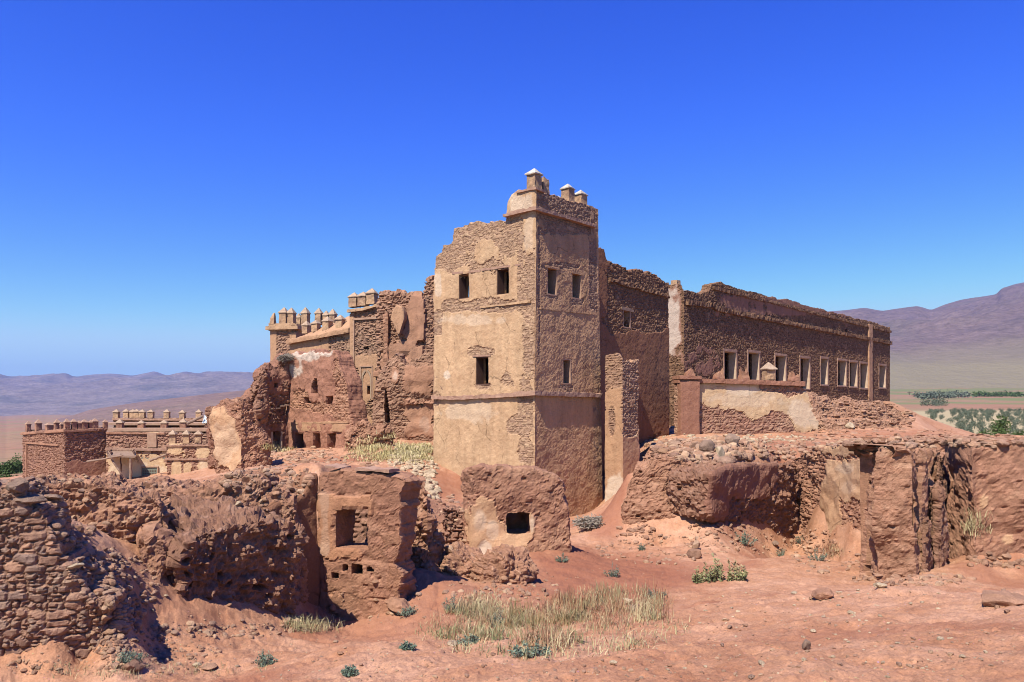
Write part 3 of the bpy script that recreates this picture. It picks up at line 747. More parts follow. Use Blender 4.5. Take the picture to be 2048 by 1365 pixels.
# ------------------------------------------------------------------ pieces shared by the buildings
def post_mesh(name, c, w, h, ang, mat, seed, parent, flare=0.0, ragged=0.0, wid=None):
    """square masonry post (c = middle of its foot)"""
    k = 5; m = max(5, int(h / (w / 4)))
    ring = []
    for i in range(k): ring.append((-1 + 2 * i / k, -1))
    for i in range(k): ring.append((1, -1 + 2 * i / k))
    for i in range(k): ring.append((1 - 2 * i / k, 1))
    for i in range(k): ring.append((-1, 1 - 2 * i / k))
    ring = np.array(ring) * w / 2; n = len(ring)
    if wid: ring[:, 1] *= wid / w
    ca, sa = math.cos(ang), math.sin(ang); rg = np.column_stack([ring[:, 0] * ca - ring[:, 1] * sa, ring[:, 0] * sa + ring[:, 1] * ca])
    V = np.concatenate([np.column_stack([rg * (1 + flare * (1 - j / m)), np.full(n, h * j / m)]) for j in range(m + 1)])
    Q = np.array([[j * n + i, j * n + (i + 1) % n, (j + 1) * n + (i + 1) % n, (j + 1) * n + i] for j in range(m) for i in range(n)])
    V = np.vstack([V, [0, 0, h]]); T = np.array([[m * n + i, m * n + (i + 1) % n, len(V) - 1] for i in range(n)])
    V = V + np.array(c, float)
    nz = np.stack([fbm(V * (2.2 / w), 3, seed + q) for q in range(3)], 1)
    V = V + nz * w * .05
    if ragged: 
        tp = (V[:, 2] - c[2]) / h; V[:, 2] += ragged * np.clip(tp - .6, 0, 1) * fbm(V * (1.6 / w), 2, seed + 9) * 2.5
        V[:, :2] = c[:2] + (V[:, :2] - np.array(c[:2])) * (1 - .35 * np.clip(tp - .3, 0, 1) * (1 + fbm(V * (1.2 / w), 2, seed + 4)))[:, None]
    N_ = len(V); rw = np.floor((V[:, 2] - c[2]) / .13).astype(np.int64); q = np.arange(N_) % n
    rn = _h(rw, q // 2, rw * 0, seed)
    return mkmesh(name, V, [Q, T], mat, parent, dict(pl=sstep(-.1, .1, fbm(V * (1.3 / w), 3, seed + 3) - .05), rn=rn, jt=((V[:, 2] - c[2]) % .13 < .02) * .6, wh=np.zeros(N_)))
def cap_mesh(name, c, w, h, ang, mat, seed, parent, drop=.05):
    """low pyramid cap with a small skirt"""
    V = []; k = 4
    lev = [(1.0, 0), (1.02, drop), (.62, drop + h * .42), (.26, drop + h * .8), (.05, drop + h)]
    for s, z in lev:
        for a, b in ((-1, -1), (0, -1), (1, -1), (1, 0), (1, 1), (0, 1), (-1, 1), (-1, 0)): V.append((a * s * w / 2, b * s * w / 2, z))
    V = np.array(V); n = 8
    V[:, :2] = V[:, :2] @ np.array([[math.cos(ang), math.sin(ang)], [-math.sin(ang), math.cos(ang)]])
    Q = [[j * n + i, j * n + (i + 1) % n, (j + 1) * n + (i + 1) % n, (j + 1) * n + i] for j in range(len(lev) - 1) for i in range(n)]
    T = [[4 * n + i, 4 * n + (i + 1) % n, 4 * n + (i + 3) % n] for i in (0, 2)]
    V = np.vstack([V, [0, 0, drop + h + .01], [0, 0, 0]])
    T = [[4 * n + i, 4 * n + (i + 1) % n, 40] for i in range(n)] + [[(i + 1) % n, i, 41] for i in range(n)]
    V = V + np.array(c, float)
    V = V + np.stack([vnoise(V * (1.7 / w), seed + q) for q in range(3)], 1) * w * .05
    return mkmesh(name, V, [np.array(Q), np.array(T)], mat, parent)
def merlon(parent, c, w, h, ang, seed, mat=None, cap='cap', ch=None, cw=1.22, ragged=0, wid=None):
    p = post_mesh('merlon', c, w, h, ang, mat or M['merlon'], seed, parent, .06, ragged, wid)
    if cap: cap_mesh('cap', (c[0], c[1], c[2] + h - .01), w * cw, ch or w * .62, ang, M[cap], seed + 1, p)
    return p
AR = math.atan2(R2[1], R2[0])
def windowlining(parent, path, seg, px0, py0, px1, py1, mat, depth=.5, t=.03, fw=.10, proud=.04, sill=True, name='window', frame=True, seed=3, wob=.008, fmat=None):
    """plastered or timber lining set in an opening, with its face frame as a sub-part"""
    a, b = sorted((path.u(seg, px0), path.u(seg, px1))); xm = (px0 + px1) / 2
    z0 = path.uz(seg, xm, py1)[1]; z1 = path.uz(seg, xm, py0)[1]
    o = bars(name, path, [(a - .02, a + t, z0 + t, z1 - t, -proud * .4, depth), (b - t, b + .02, z0 + t, z1 - t, -proud * .4, depth), (a - .02, b + .02, z1 - t, z1 + .02, -proud * .45, depth), (a - .02, b + .02, z0 - .02, z0 + t, -proud * .45, depth)], mat, parent, wob, seed=seed)
    if frame:
        bx = [(a - fw, a + .012, z0, z1, -proud, .03), (b - .012, b + fw, z0, z1, -proud, .03), (a - fw, b + fw, z1 - .012, z1 + fw, -proud - .01, .03)]
        if sill: bx.append((a - fw, b + fw, z0 - fw * .8, z0 + .012, -proud - .03, .03))
        bars('frame', path, bx, fmat or mat, o, wob * 1.5, seed=seed + 7)
    return o

# ------------------------------------------------------------------ the corner tower
A_ = pt(1068, 38.0); B_ = A_ + R2 * 5.6; C_ = A_ + L2 * 7.1; D_ = C_ + R2 * 5.6
tower = thing('tower', 'tallest building: square ochre tower with white capped merlons and a broken left shoulder', 'tower', (*((A_ + C_) / 2), -5.1))
tp = Path([B_, A_, C_])
def tow_post(V):
    d = (V[:, :2] - A_) @ R2; s = np.clip(d / 5.6, 0, 1.1)
    k = .42 * np.clip((V[:, 2] + 5) / 15, 0, 1) * s
    k2 = .10 * np.clip((V[:, 2] + 5) / 15, 0, 1.1) * np.clip(1 - s, 0, 1)
    V = V.copy(); V[:, :2] -= k[:, None] * R2; V[:, 0] += k2 * .8; V[:, 1] += k2 * .6
    return V
topL = [(1, 866, 522), (1, 868, 512), (1, 880, 510), (1, 884, 488), (1, 902, 484), (1, 905, 458), (1, 925, 451), (1, 955, 446), (1, 990, 440), (1, 1008, 438), (1, 1011, 425), (1, 1013, 402), (1, 1021, 389), (1, 1034, 381), (1, 1064, 378)]
topR = [(0, 1072, 380), (0, 1095, 389), (0, 1115, 394), (0, 1140, 403), (0, 1165, 408), (0, 1194, 416)]
tholes = [(1, 915, 547, 937, 598), (1, 991, 537, 1017, 590), (1, 950, 714, 977, 770), (0, 1094, 536, 1115, 591), (0, 1147, 547, 1167, 599), (0, 1127, 719, 1144, 769)]
tsty = dict(base=.5, amp=.68, f=.6, sx=.34, sy=.12, rel=.026, plth=.035, und=.03, rough=.014, regions=[
    ('r', 868, 440, 1012, 540, -2.6), ('e', 965, 500, 26, 26, 2.1), ('e', 1010, 510, 24, 20, 1.5), ('e', 965, 560, 60, 70, .9), ('r', 1014, 386, 1060, 430, 2.5), ('r', 1045, 420, 1064, 500, 2.5), ('r', 1000, 430, 1046, 520, -1.6), ('r', 1047, 505, 1070, 720, -2.2),
    ('r', 1042, 600, 1060, 690, -.9), ('e', 1050, 830, 14, 60, -2.2), ('e', 1030, 850, 18, 20, -1.3), ('e', 1052, 905, 18, 30, -1.2), ('r', 862, 625, 882, 670, -1.6), ('e', 872, 800, 10, 16, -1.6), ('r', 868, 540, 882, 595, 1.2),
    ('e', 975, 612, 60, 14, -2.2), ('e', 905, 612, 22, 12, -2.0), ('e', 955, 705, 24, 10, -2.4), ('e', 965, 772, 16, 8, -1.4), ('e', 1040, 570, 8, 60, -1.0), ('r', 890, 640, 1035, 690, 1.2), ('r', 870, 800, 1000, 980, 1.2), ('r', 885, 720, 935, 780, 1.0)],
    white=[('e', 935, 640, 60, 12, .22), ('e', 930, 822, 50, 22, .22), ('e', 893, 751, 6, 7, .5), ('r', 1016, 390, 1060, 428, .35), ('r', 868, 545, 880, 596, .35), ('r', 1048, 430, 1064, 505, .2)])
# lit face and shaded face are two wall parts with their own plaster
pL = Path([A_, C_])
def segmap(lst, s): return [(0,) + tuple(x[1:]) for x in lst if x[0] == s]
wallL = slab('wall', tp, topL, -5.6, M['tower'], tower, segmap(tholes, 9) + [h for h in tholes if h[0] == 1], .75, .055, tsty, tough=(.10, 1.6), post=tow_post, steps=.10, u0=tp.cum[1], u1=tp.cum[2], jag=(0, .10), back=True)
rsty = dict(base=.85, amp=.5, f=.5, sx=.32, sy=.12, rel=.026, plth=.02, und=.025, undf=.7, rough=.017, rf=14, regions=[
    ('r', 1074, 384, 1196, 440, -2.6), ('r', 1078, 438, 1192, 470, -1.6), ('e', 1125, 520, 40, 26, 1.4), ('r', 1074, 470, 1079, 700, -2.0), ('r', 1184, 480, 1200, 620, -2.0), ('e', 1122, 533, 40, 9, -2.6), ('r', 1091, 585, 1118, 597, -1.8), ('r', 1145, 598, 1170, 612, -1.8), ('r', 1139, 720, 1146, 775, -2), ('e', 1135, 775, 14, 7, -1.6), ('r', 1075, 620, 1200, 700, .8)])
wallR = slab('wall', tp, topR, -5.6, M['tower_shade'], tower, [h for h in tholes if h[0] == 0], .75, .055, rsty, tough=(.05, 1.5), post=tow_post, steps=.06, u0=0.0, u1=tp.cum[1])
wallL['label'] = 'sunlit left face of ochre plaster with bare stone at its broken top'
wallR['label'] = 'brown right face with a stone parapet'
# far sides; unseen dark floor slabs, added to keep the window openings dark
rp = Path([C_, D_, B_], True)
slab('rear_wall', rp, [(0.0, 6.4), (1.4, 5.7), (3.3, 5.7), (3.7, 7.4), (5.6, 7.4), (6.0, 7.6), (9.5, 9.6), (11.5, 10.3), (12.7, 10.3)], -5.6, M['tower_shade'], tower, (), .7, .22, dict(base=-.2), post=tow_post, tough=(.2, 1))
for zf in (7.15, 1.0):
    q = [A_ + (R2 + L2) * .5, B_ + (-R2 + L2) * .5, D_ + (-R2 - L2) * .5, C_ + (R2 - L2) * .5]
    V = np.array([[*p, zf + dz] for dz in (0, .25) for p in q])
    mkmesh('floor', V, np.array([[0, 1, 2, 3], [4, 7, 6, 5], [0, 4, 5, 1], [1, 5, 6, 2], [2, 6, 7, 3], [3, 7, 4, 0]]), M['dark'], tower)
def ledge(path, parent, pts, h, proud, mat, name='cornice', cell=.12, post=None, th=None, tough=.02, rough=.01, steps=0, segs=None, st=None):
    T = path.T(pts); tu = [a[0] for a in T]; tz = [a[1] for a in T]
    return slab(name, path, T, [(a, z - h) for a, z in T], mat, parent, (), (th or proud + .06), cell, st or dict(base=.6, amp=.4, rough=rough * 2, plth=.0), w0=-proud, tough=(tough, 1.7), post=post, steps=steps, back=False, rnd=0)
ledge(tp, tower, [(1, 866, 791), (1, 905, 793), (1, 950, 791), (1, 1000, 788), (1, 1066, 783), (0, 1070, 783), (0, 1120, 785), (0, 1202, 788)], .20, .20, M['ledge'], 'string_course', .08, tow_post, tough=.05)
ledge(tp, tower, [(1, 1009, 429), (1, 1066, 416), (0, 1070, 417), (0, 1120, 431), (0, 1194, 453)], .16, .24, M['ledge'], 'cornice', .08, tow_post, tough=.05, steps=.04)
ledge(tp, tower, [(1, 1032, 383), (1, 1066, 376), (0, 1070, 377), (0, 1085, 383)], .09, .12, M['ledge'], 'cornice', .08, tow_post, tough=.03)
ledge(tp, tower, [(1, 960, 613), (1, 1060, 601)], .10, .07, M['tower'], 'string_course', .08, tow_post, tough=.05)
ledge(tp, tower, [(0, 1078, 615), (0, 1192, 628)], .08, .05, M['tower_shade'], 'string_course', .08, tow_post, tough=.04)
# timber lintels and window linings
def lintel(path, parent, seg, x0, y0, x1, y1, h, proud, mat):
    a = path.uz(seg, x0, y0); b = path.uz(seg, x1, y1)
    if a[0] > b[0]: a, b = b, a
    return slab('lintel', path, [a, b], [(a[0], a[1] - h), (b[0], b[1] - h)], mat, parent, (), proud + .3, .1, dict(base=1, amp=.1, rough=.01, plth=0), w0=-proud, tough=(.02, 2), post=tow_post if path is tp else None, back=False)
lintel(tp, tower, 1, 903, 545, 960, 540, .10, .05, M['ledge']); lintel(tp, tower, 1, 962, 538, 1040, 527, .10, .05, M['ledge']); lintel(tp, tower, 1, 945, 711, 981, 710, .08, .07, M['ledge'])
lintel(tp, tower, 0, 1090, 531, 1119, 537, .10, .04, M['tower_shade']); lintel(tp, tower, 0, 1143, 543, 1171, 549, .10, .04, M['tower_shade'])
def tow_shift(o):
    me = o.data; n = len(me.vertices); c = np.empty(n * 3); me.vertices.foreach_get('co', c); c = c.reshape(-1, 3)
    off = np.zeros(3); p = o.parent
    while p is not None: off += np.array(p.location); p = p.parent
    c = tow_post(c + off) - off; me.vertices.foreach_set('co', c.ravel()); me.update()
for h, m_ in ((tholes[0], 'wood_dark'), (tholes[1], 'wood_dark'), (tholes[2], 'wood_dark'), (tholes[3], 'tan'), (tholes[4], 'tan'), (tholes[5], 'tan')):
    w_ = windowlining(tower, tp, *h, M[m_], .55, .05, .0, .0, frame=False)
    tow_shift(w_)
# merlons of the tower
def tmer(px, pyb, seg, w, h, **k):
    c = tp.at(seg, px, pyb, .38); c = tow_post(c[None])[0]; return merlon(tower, c, w, h, AR, int(px), **k)
tmer(1058, 380, 1, .50, .80, ch=.30, cw=1.3)
tmer(1098, 391, 0, .42, .80, cap=None, ragged=.2)
tmer(1152, 405, 0, .48, .66, ch=.28, cw=1.22)
tmer(1180, 418, 0, .48, .68, ch=.28, cw=1.2)
cb = tow_post(np.array([[*(A_ + R2 * 5.25 + L2 * 2.4), 9.6]]))[0]; merlon(tower, cb, .5, 1.75, AR, 77, ch=.34, cw=1.3)

# ------------------------------------------------------------------ the red wing right behind the tower
P0 = A_ + L2 * 1.8
def onl(p, d, px):
    k = (px - CX) / F; t = (k * p[1] - p[0]) / (d[0] - k * d[1]); return p + d * t
W1 = onl(P0, R2, 1337); W0 = P0 + R2 * 3.0
mw = thing('palace_wing', 'high red plastered wing with dark bare stone on top, just right of the tower', 'ruined building', (*((W0 + W1) / 2), -2))
mp = Path([W0, W1, W1 + L2 * 5])
mt = [(0, 1190, 497), (0, 1207, 500), (0, 1211, 521), (0, 1218, 526), (0, 1250, 534), (0, 1262, 541), (0, 1290, 547), (0, 1310, 553), (0, 1325, 560), (0, 1336, 566), (1, 1330, 570)]
tm = sorted(mp.T(mt[:-1]) + [(mp.cum[1] + 5, 8.0)])
slab('wall', mp, tm, -5.2, M['wing_red'], mw, [(0, 1246, 617, 1261, 656)], .7, .068, dict(base=.9, amp=.25, f=.3, sx=.30, sy=.13, rel=.042, plth=.05, rough=.012, regions=[
    ('r', 1214, 520, 1345, 640, -3), ('e', 1240, 640, 26, 30, -1.8), ('e', 1300, 652, 40, 14, -1.8), ('r', 1195, 500, 1213, 640, 2.0), ('e', 1320, 885, 30, 25, -1.0)]), tough=(.18, 1.1), steps=.10)
ledge(mp, mw, [(0, 1217, 556), (0, 1250, 566), (0, 1290, 577), (0, 1336, 590)], .22, .14, M['rubble_wall'], 'cornice', .1, st=dict(base=-1, rel=.06))
windowlining(mw, mp, 0, 1246, 617, 1261, 656, M['tan'], .5, .05, frame=False)
lintel(mp, mw, 0, 1242, 614, 1266, 620, .16, .06, M['wood'])
for s_ in (3.2,):
    q = [W0 + L2 * .6, W1 + L2 * .6 - R2 * .6, W1 + L2 * 5 - R2 * .6, W0 + L2 * 5]
    V = np.array([[*p, 6.6 + dz] for dz in (0, .3) for p in q]); mkmesh('roof', V, np.array([[0, 1, 2, 3], [4, 7, 6, 5], [0, 4, 5, 1], [1, 5, 6, 2], [2, 6, 7, 3], [3, 7, 4, 0]]), M['dark'], mw)  # unseen dark roof slab, added to keep daylight out of the window
# free standing stump in front of it
s1 = pt(1245, 40.6)
sp_ = Path([onl(s1, L2, 1211), s1, s1 + R2 * 2.05])
stump = thing('wall_stub', 'narrow free standing piece of wall with pale lower plaster in front of the red wing', 'ruined wall', (*s1, -5.2))
slab('wall', sp_, [(0, 1211, 711), (0, 1222, 708), (0, 1243, 716), (1, 1250, 716), (1, 1262, 722), (1, 1279, 724)], -5.4, M['palace'], stump, (), .62, .06, dict(base=.1, amp=.5, f=.6, sx=.30, sy=.12, rel=.04, regions=[
    ('r', 1208, 700, 1248, 770, -1.6), ('r', 1212, 770, 1244, 930, .4), ('e', 1224, 850, 6, 30, -1.0), ('r', 1210, 925, 1250, 1030, 2), ('r', 1247, 700, 1290, 860, -1.6), ('e', 1262, 790, 8, 30, 1.3), ('r', 1247, 890, 1290, 1010, 1.4)], white=[('r', 1209, 938, 1246, 1040, .5)]), tough=(.12, 2.2), steps=.1, jag=(0, .22))

# ------------------------------------------------------------------ the long wing with nine tall windows
P1 = A_ + L2 * 4.5
E1 = onl(P1, R2, 1368); E2 = onl(P1, R2, 1780)
lw = thing('palace_wing', 'long dark stone wing with a row of nine tall framed windows', 'ruined building', (*((E1 + E2) / 2), 0))
lp = Path([E1 + L2 * 7, E1, E2, E2 + L2 * 7])
zt = lambda px, py: lp.uz(1, px, py)
e_ = lp.cum
ltop = sorted([(0.0, 9.6), (e_[1] - 3.0, 9.4), (e_[1] - 1.6, 9.35), (e_[1] - .5, 9.3), (e_[1], 8.75)] + [zt(1376, 582), zt(1400, 588), zt(1421, 581), zt(1424, 570), zt(1440, 566), zt(1500, 583), zt(1560, 600), zt(1580, 602), zt(1640, 618), zt(1700, 634), zt(1740, 644), zt(1778, 655)] + [(e_[3], 9.6)])
lwin = [(1448, 703, 1472, 772), (1496, 705, 1518, 775), (1550, 711, 1571, 777), (1600, 716, 1619, 779), (1641, 717, 1655, 770), (1675, 721, 1692, 772), (1699, 724, 1714, 774), (1720, 727, 1735, 777), (1758, 731, 1771, 776)]
slab('wall', lp, ltop, -1.6, M['rubble_wall'], lw, [(1, *w_) for w_ in lwin] + [(1, 1690, 658, 1694, 668)], .8, .085, dict(base=-.9, amp=.4, sx=.34, sy=.15, rel=.042, und=.02, regions=[
    ('r', 1335, 585, 1361, 690, 3.5), ('r', 1430, 590, 1735, 632, 1.1), ('e', 1400, 720, 40, 30, .9), ('r', 1640, 640, 1720, 655, .7)], white=[('r', 1335, 585, 1360, 690, .5)], rough=.016), tough=(.14, .8), steps=.05)
ledge(lp, lw, [(1, 1426, 573), (1, 1780, 662)], .25, .13, M['rubble_wall'], 'cornice', .16, st=dict(base=-.2, rel=.06), tough=.04)
ledge(lp, lw, [(1, 1372, 601), (1, 1422, 607), (1, 1431, 614), (1, 1781, 684)], .34, .20, M['rubble_wall'], 'cornice', .16, st=dict(base=-.4, rel=.07), tough=.05)
a_ = lp.u(1, 1735.5); b_ = lp.u(1, 1742)
slab('pilaster', lp, [(a_, 9.6), (b_, 9.6)], .2, M['palace'], lw, (), .3, .12, dict(base=.1, amp=.5, sx=.4, sy=.3, rel=.06), w0=-.16, back=False, tough=(.1, 1))
for i, w_ in enumerate(lwin): windowlining(lw, lp, 1, *w_, M['cream'], .62, .05, .16, .05, sill=i > 3, seed=20 + i, wob=.015, fmat=M['tan'])
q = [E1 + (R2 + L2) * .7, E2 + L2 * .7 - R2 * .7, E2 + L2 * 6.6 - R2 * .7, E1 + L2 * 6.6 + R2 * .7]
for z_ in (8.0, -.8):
    V = np.array([[*p, z_ + dz] for dz in (0, .3) for p in q]); mkmesh('roof' if z_ > 0 else 'floor', V, np.array([[0, 1, 2, 3], [4, 7, 6, 5], [0, 4, 5, 1], [1, 5, 6, 2], [2, 6, 7, 3], [3, 7, 4, 0]]), M['dark'], lw)  # hidden slabs; the roof is added to block daylight behind the nine windows
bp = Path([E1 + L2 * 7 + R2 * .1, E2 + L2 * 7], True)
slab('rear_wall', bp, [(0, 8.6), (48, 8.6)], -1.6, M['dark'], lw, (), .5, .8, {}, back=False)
cpt = lp.at(0, 1347, 578, .3); cpt[2] = zz(578, cpt[1]); post_mesh('chimney', (cpt[0], cpt[1], cpt[2] - .25), .5, .85, AR, M['merlon'], 5, lw, .1)
# the low courtyard wall in front
K0 = pt(1357, 47.0); kd = np.array([math.cos(.26), math.sin(.26)]); K1 = onl(K0, kd, 1640)
cw = thing('courtyard_wall', 'low courtyard wall with peeling cream plaster and five stubby posts, below the long window row', 'wall', (*((K0 + K1) / 2), -1.4))
kp = Path([K0, K1])
slab('wall', kp, [(0, 1357, 766), (0, 1390, 768), (0, 1500, 769), (0, 1600, 771), (0, 1612, 780), (0, 1622, 795), (0, 1632, 820), (0, 1640, 845)], -2.4, M['cream_on_red'], cw, (), .55, .07, dict(base=-.5, amp=.55, f=.5, sx=.36, sy=.16, rel=.05, plth=.04, regions=[
    ('r', 1392, 768, 1515, 795, 1.6), ('e', 1480, 800, 70, 20, 1.6), ('e', 1520, 810, 60, 28, 1.2), ('e', 1600, 825, 34, 36, 2.2), ('r', 1400, 822, 1490, 870, -1.6), ('e', 1555, 850, 34, 28, -2.2), ('r', 1520, 770, 1590, 784, -2.2), ('e', 1465, 812, 14, 9, -1.4)], white=[('e', 1490, 800, 60, 16, .22), ('e', 1604, 828, 26, 28, .34), ('e', 1485, 782, 30, 10, .4)]), tough=(.05, 1.5), jag=(0, .5))
slab('pilaster', kp, [(0, 1357, 764), (0, 1393, 765)], -2.4, M['mud'], cw, (), .4, .07, dict(base=.6, amp=.5), w0=-.32, back=False, tough=(.02, 1))
ledge(kp, cw, [(0, 1355, 758), (0, 1396, 758), (0, 1500, 761), (0, 1606, 765)], .24, .22, M['mud'], 'coping', .08, th=.85, tough=.04)
ledge(kp, cw, [(0, 1354, 752), (0, 1397, 753)], .2, .42, M['mud'], 'coping', .08, th=1.0, tough=.03)
for i, (px, pb, hh, cp, rg_) in enumerate(((1382, 756, .45, None, .2), (1441, 758, .42, None, .3), (1491, 760, .45, None, .4), (1541, 760, .62, 'cap_tan', 0), (1591, 763, .45, None, .5))):
    c = kp.at(0, px, pb, .2); merlon(cw, c, .55 if cp else .5, hh, .26, 40 + i, M['mud'] if not cp else M['merlon'], cp, ch=.42, cw=1.35, ragged=rg_)
# ------------------------------------------------------------------ broken walls in front
def rot(a): a = math.radians(a); return np.array([math.cos(a), math.sin(a)])
def ruin(name, label, cat, c, group=None): return thing(name, label, cat, c, group)
MUD = dict(base=-2, rel=.0, peb=.035, pebs=.085, und=.10, undf=.9)
def mudwall(label, pts, top, bot, mat, holes=(), th=.7, cell=.05, st={}, name='mud_wall', cat='ruined wall', **k):
    p = Path(pts); c = p.q.mean(0)
    t = thing(name, label, cat, (c[0], c[1], bot if np.isscalar(bot) else -3))
    S = dict(MUD); S.update(st)
    k.setdefault('rnd', .18); k.setdefault('tough', (.12, 1.6))
    slab('wall', p, top, bot, mat, t, holes, th, cell, S, **k)
    return t, p
# dry stone wall, lower left
d0 = pt(0, 10.5); dd = rot(12)
t, p = mudwall('wall of fitted dark stones without mortar, nearest the camera at the lower left', [onl(d0, dd, -420), onl(d0, dd, 232)],
    [(0, -420, 960), (0, -60, 985), (0, 4, 985), (0, 12, 968), (0, 40, 975), (0, 52, 1000), (0, 84, 1018), (0, 96, 1050), (0, 112, 1088), (0, 130, 1108), (0, 122, 1128), (0, 128, 1155), (0, 160, 1172), (0, 192, 1196), (0, 230, 1206)],
    -4.4, M['drystone'], th=.8, cell=.024, st=dict(base=-3, sx=.25, sy=.125, rel=.042, peb=0, und=.12, undf=.9, warp=.45, split=.4), name='stone_wall', cat='stone wall', rnd=.07, tough=(.07, 3), steps=.09, jag=(0, .12), smooth=False)
# earth bank wall behind it
b0 = pt(60, 13.2); bd = rot(14); b1 = onl(b0, bd, 335)
t, p = mudwall('crumbling earth wall rising behind the dry stone wall, with a dark overhang of stones', [onl(b0, bd, 20), b1],
    [(0, 20, 1000), (0, 52, 978), (0, 60, 966), (0, 110, 962), (0, 150, 963), (0, 205, 966), (0, 262, 980), (0, 300, 990), (0, 335, 1020)], -3.7, M['mud'],
    th=1.5, cell=.036, st=dict(peb=.08, und=.25, undf=.8, regions=[]), rnd=.22, lean=.10)
c0 = pt(200, 16.0); cd_ = rot(3)
t, p = mudwall('long low earth wall with one small square hole, in front of the merlon topped houses', [onl(c0, cd_, 190), onl(c0, cd_, 520)],
    [(0, 190, 996), (0, 230, 980), (0, 262, 990), (0, 275, 975), (0, 300, 980), (0, 330, 984), (0, 380, 978), (0, 430, 974), (0, 470, 964), (0, 520, 960)], -3.7, M['mud'], [(0, 330, 1016, 352, 1043)],
    th=1.5, cell=.042, st=dict(peb=.06, und=.18, undf=.7), rnd=.18, lean=.10)
l0 = pt(190, 14.7)
t, p = mudwall('low course of flat grey stones below the small square hole', [l0, onl(l0, rot(6), 350)],
    [(0, 190, 1040), (0, 210, 1036), (0, 250, 1046), (0, 300, 1040), (0, 350, 1030)], -3.6, M['drystone'], th=.5, cell=.03, st=dict(base=-3, sx=.42, sy=.12, rel=.06, peb=0), name='stone_wall', cat='stone wall', rnd=.06, tough=(.05, 3), steps=.06, jag=(.1, .2))
# the big block with the dark pebbled face
k0 = pt(312, 13.6); kdv = rot(50); k1 = onl(k0, kdv, 598)
kq = Path([k0, k1])
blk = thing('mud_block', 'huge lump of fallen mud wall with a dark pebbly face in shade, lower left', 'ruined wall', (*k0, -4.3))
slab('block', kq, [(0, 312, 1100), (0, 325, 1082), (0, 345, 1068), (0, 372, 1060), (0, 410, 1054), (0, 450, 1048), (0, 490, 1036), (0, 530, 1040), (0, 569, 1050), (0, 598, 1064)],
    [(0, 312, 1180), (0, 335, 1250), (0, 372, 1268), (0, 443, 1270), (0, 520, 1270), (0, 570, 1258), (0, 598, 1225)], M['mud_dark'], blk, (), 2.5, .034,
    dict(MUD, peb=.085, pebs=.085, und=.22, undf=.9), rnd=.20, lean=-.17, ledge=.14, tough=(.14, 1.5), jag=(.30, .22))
z0_ = pt(446, 15.9)
t, p = mudwall('sunlit rounded top of an earth wall between the dark mud block and the side wall', [z0_, onl(z0_, rot(12), 616)], [(0, 446, 1040), (0, 470, 1010), (0, 500, 995), (0, 545, 984), (0, 590, 990), (0, 608, 1004), (0, 616, 1026)], -4.3, M['mud'], th=1.3, cell=.036, st=dict(peb=.05, und=.22, undf=.9), rnd=.32, lean=.10, jag=(.2, .12))
y1_ = pt(232, 13.0)
t, p = mudwall('crumbled earth shelf with loose stones left of the dark mud block', [y1_, onl(y1_, rot(8), 325)], [(0, 232, 1130), (0, 245, 1095), (0, 270, 1080), (0, 300, 1078), (0, 325, 1100)], -4.0, M['mud'], th=1.4, cell=.034, st=dict(peb=.06, und=.25, undf=1.0), rnd=.3, lean=.25, jag=(.25, .1), tough=(.14, 1.6))
# house wall with the large window
h0 = pt(637, 17.2); hd = rot(-19)
hp_ = Path([onl(h0, hd, 637), onl(h0, hd, 815)])
hw = thing('mud_house_wall', 'red mud house wall with a large deep square window and four beam holes', 'ruined wall', (*h0, -4.5))
slab('wall', hp_, [(0, 637, 946), (0, 660, 944), (0, 700, 944), (0, 740, 949), (0, 775, 950), (0, 800, 952), (0, 815, 955)], -5.1, M['mud_orange'], hw,
    [(0, 670, 1016, 737, 1099), (0, 663, 1146, 677, 1157), (0, 685, 1130, 695, 1142), (0, 703, 1129, 724, 1150), (0, 733, 1135, 746, 1143)], .75, .042,
    dict(base=-.9, amp=.5, f=.7, rel=.012, sx=1.2, sy=.62, peb=.018, pebs=.07, plth=.03, und=.06, regions=[('r', 638, 1000, 668, 1122, 1.9), ('r', 655, 992, 742, 1014, 1.5), ('r', 668, 1095, 722, 1120, 1.9), ('r', 737, 1000, 748, 1030, 1.2), ('r', 640, 950, 800, 985, -.8), ('r', 637, 1130, 820, 1240, -1.5)], white=[('r', 645, 1000, 660, 1095, .14), ('e', 652, 1098, 8, 12, .2)]), rnd=.05, jag=(0, .26), tough=(.05, 1.5))
# coping slabs on it, inner wall behind the window
ledge(hp_, hw, [(0, 652, 931), (0, 780, 941)], .05, .05, M['ledge'], 'coping', .05, th=.5, tough=.04)
hb = Path([onl(h0, hd, 640) + rot(71) * 1.7, onl(h0, hd, 800) + rot(71) * 1.7])
slab('inner_wall', hb, [(0, 640, 985), (0, 790, 985)], -4.4, M['brick'], hw, (), .4, .06, dict(base=-.6, sx=.3, sy=.12, rel=.05), back=False)
# dark side wall meeting it
sd = Path([h0 - R2 * 2.2, h0 + R2 * .1])
sw = thing('side_wall', 'shaded plastered side wall meeting the window wall at a corner', 'ruined wall', (*(h0 - R2), -4.6))
slab('wall', sd, [(None, 0.0, -2.2)] + [(0, 572, 1000), (0, 600, 996), (0, 612, 985), (0, 622, 962), (0, 630, 951), (0, 637, 948)], -5.0, M['wing_red'], sw, (), .6, .05, dict(base=1.2, amp=.2, rough=.02, und=.06), rnd=.06, tough=(.06, 2))
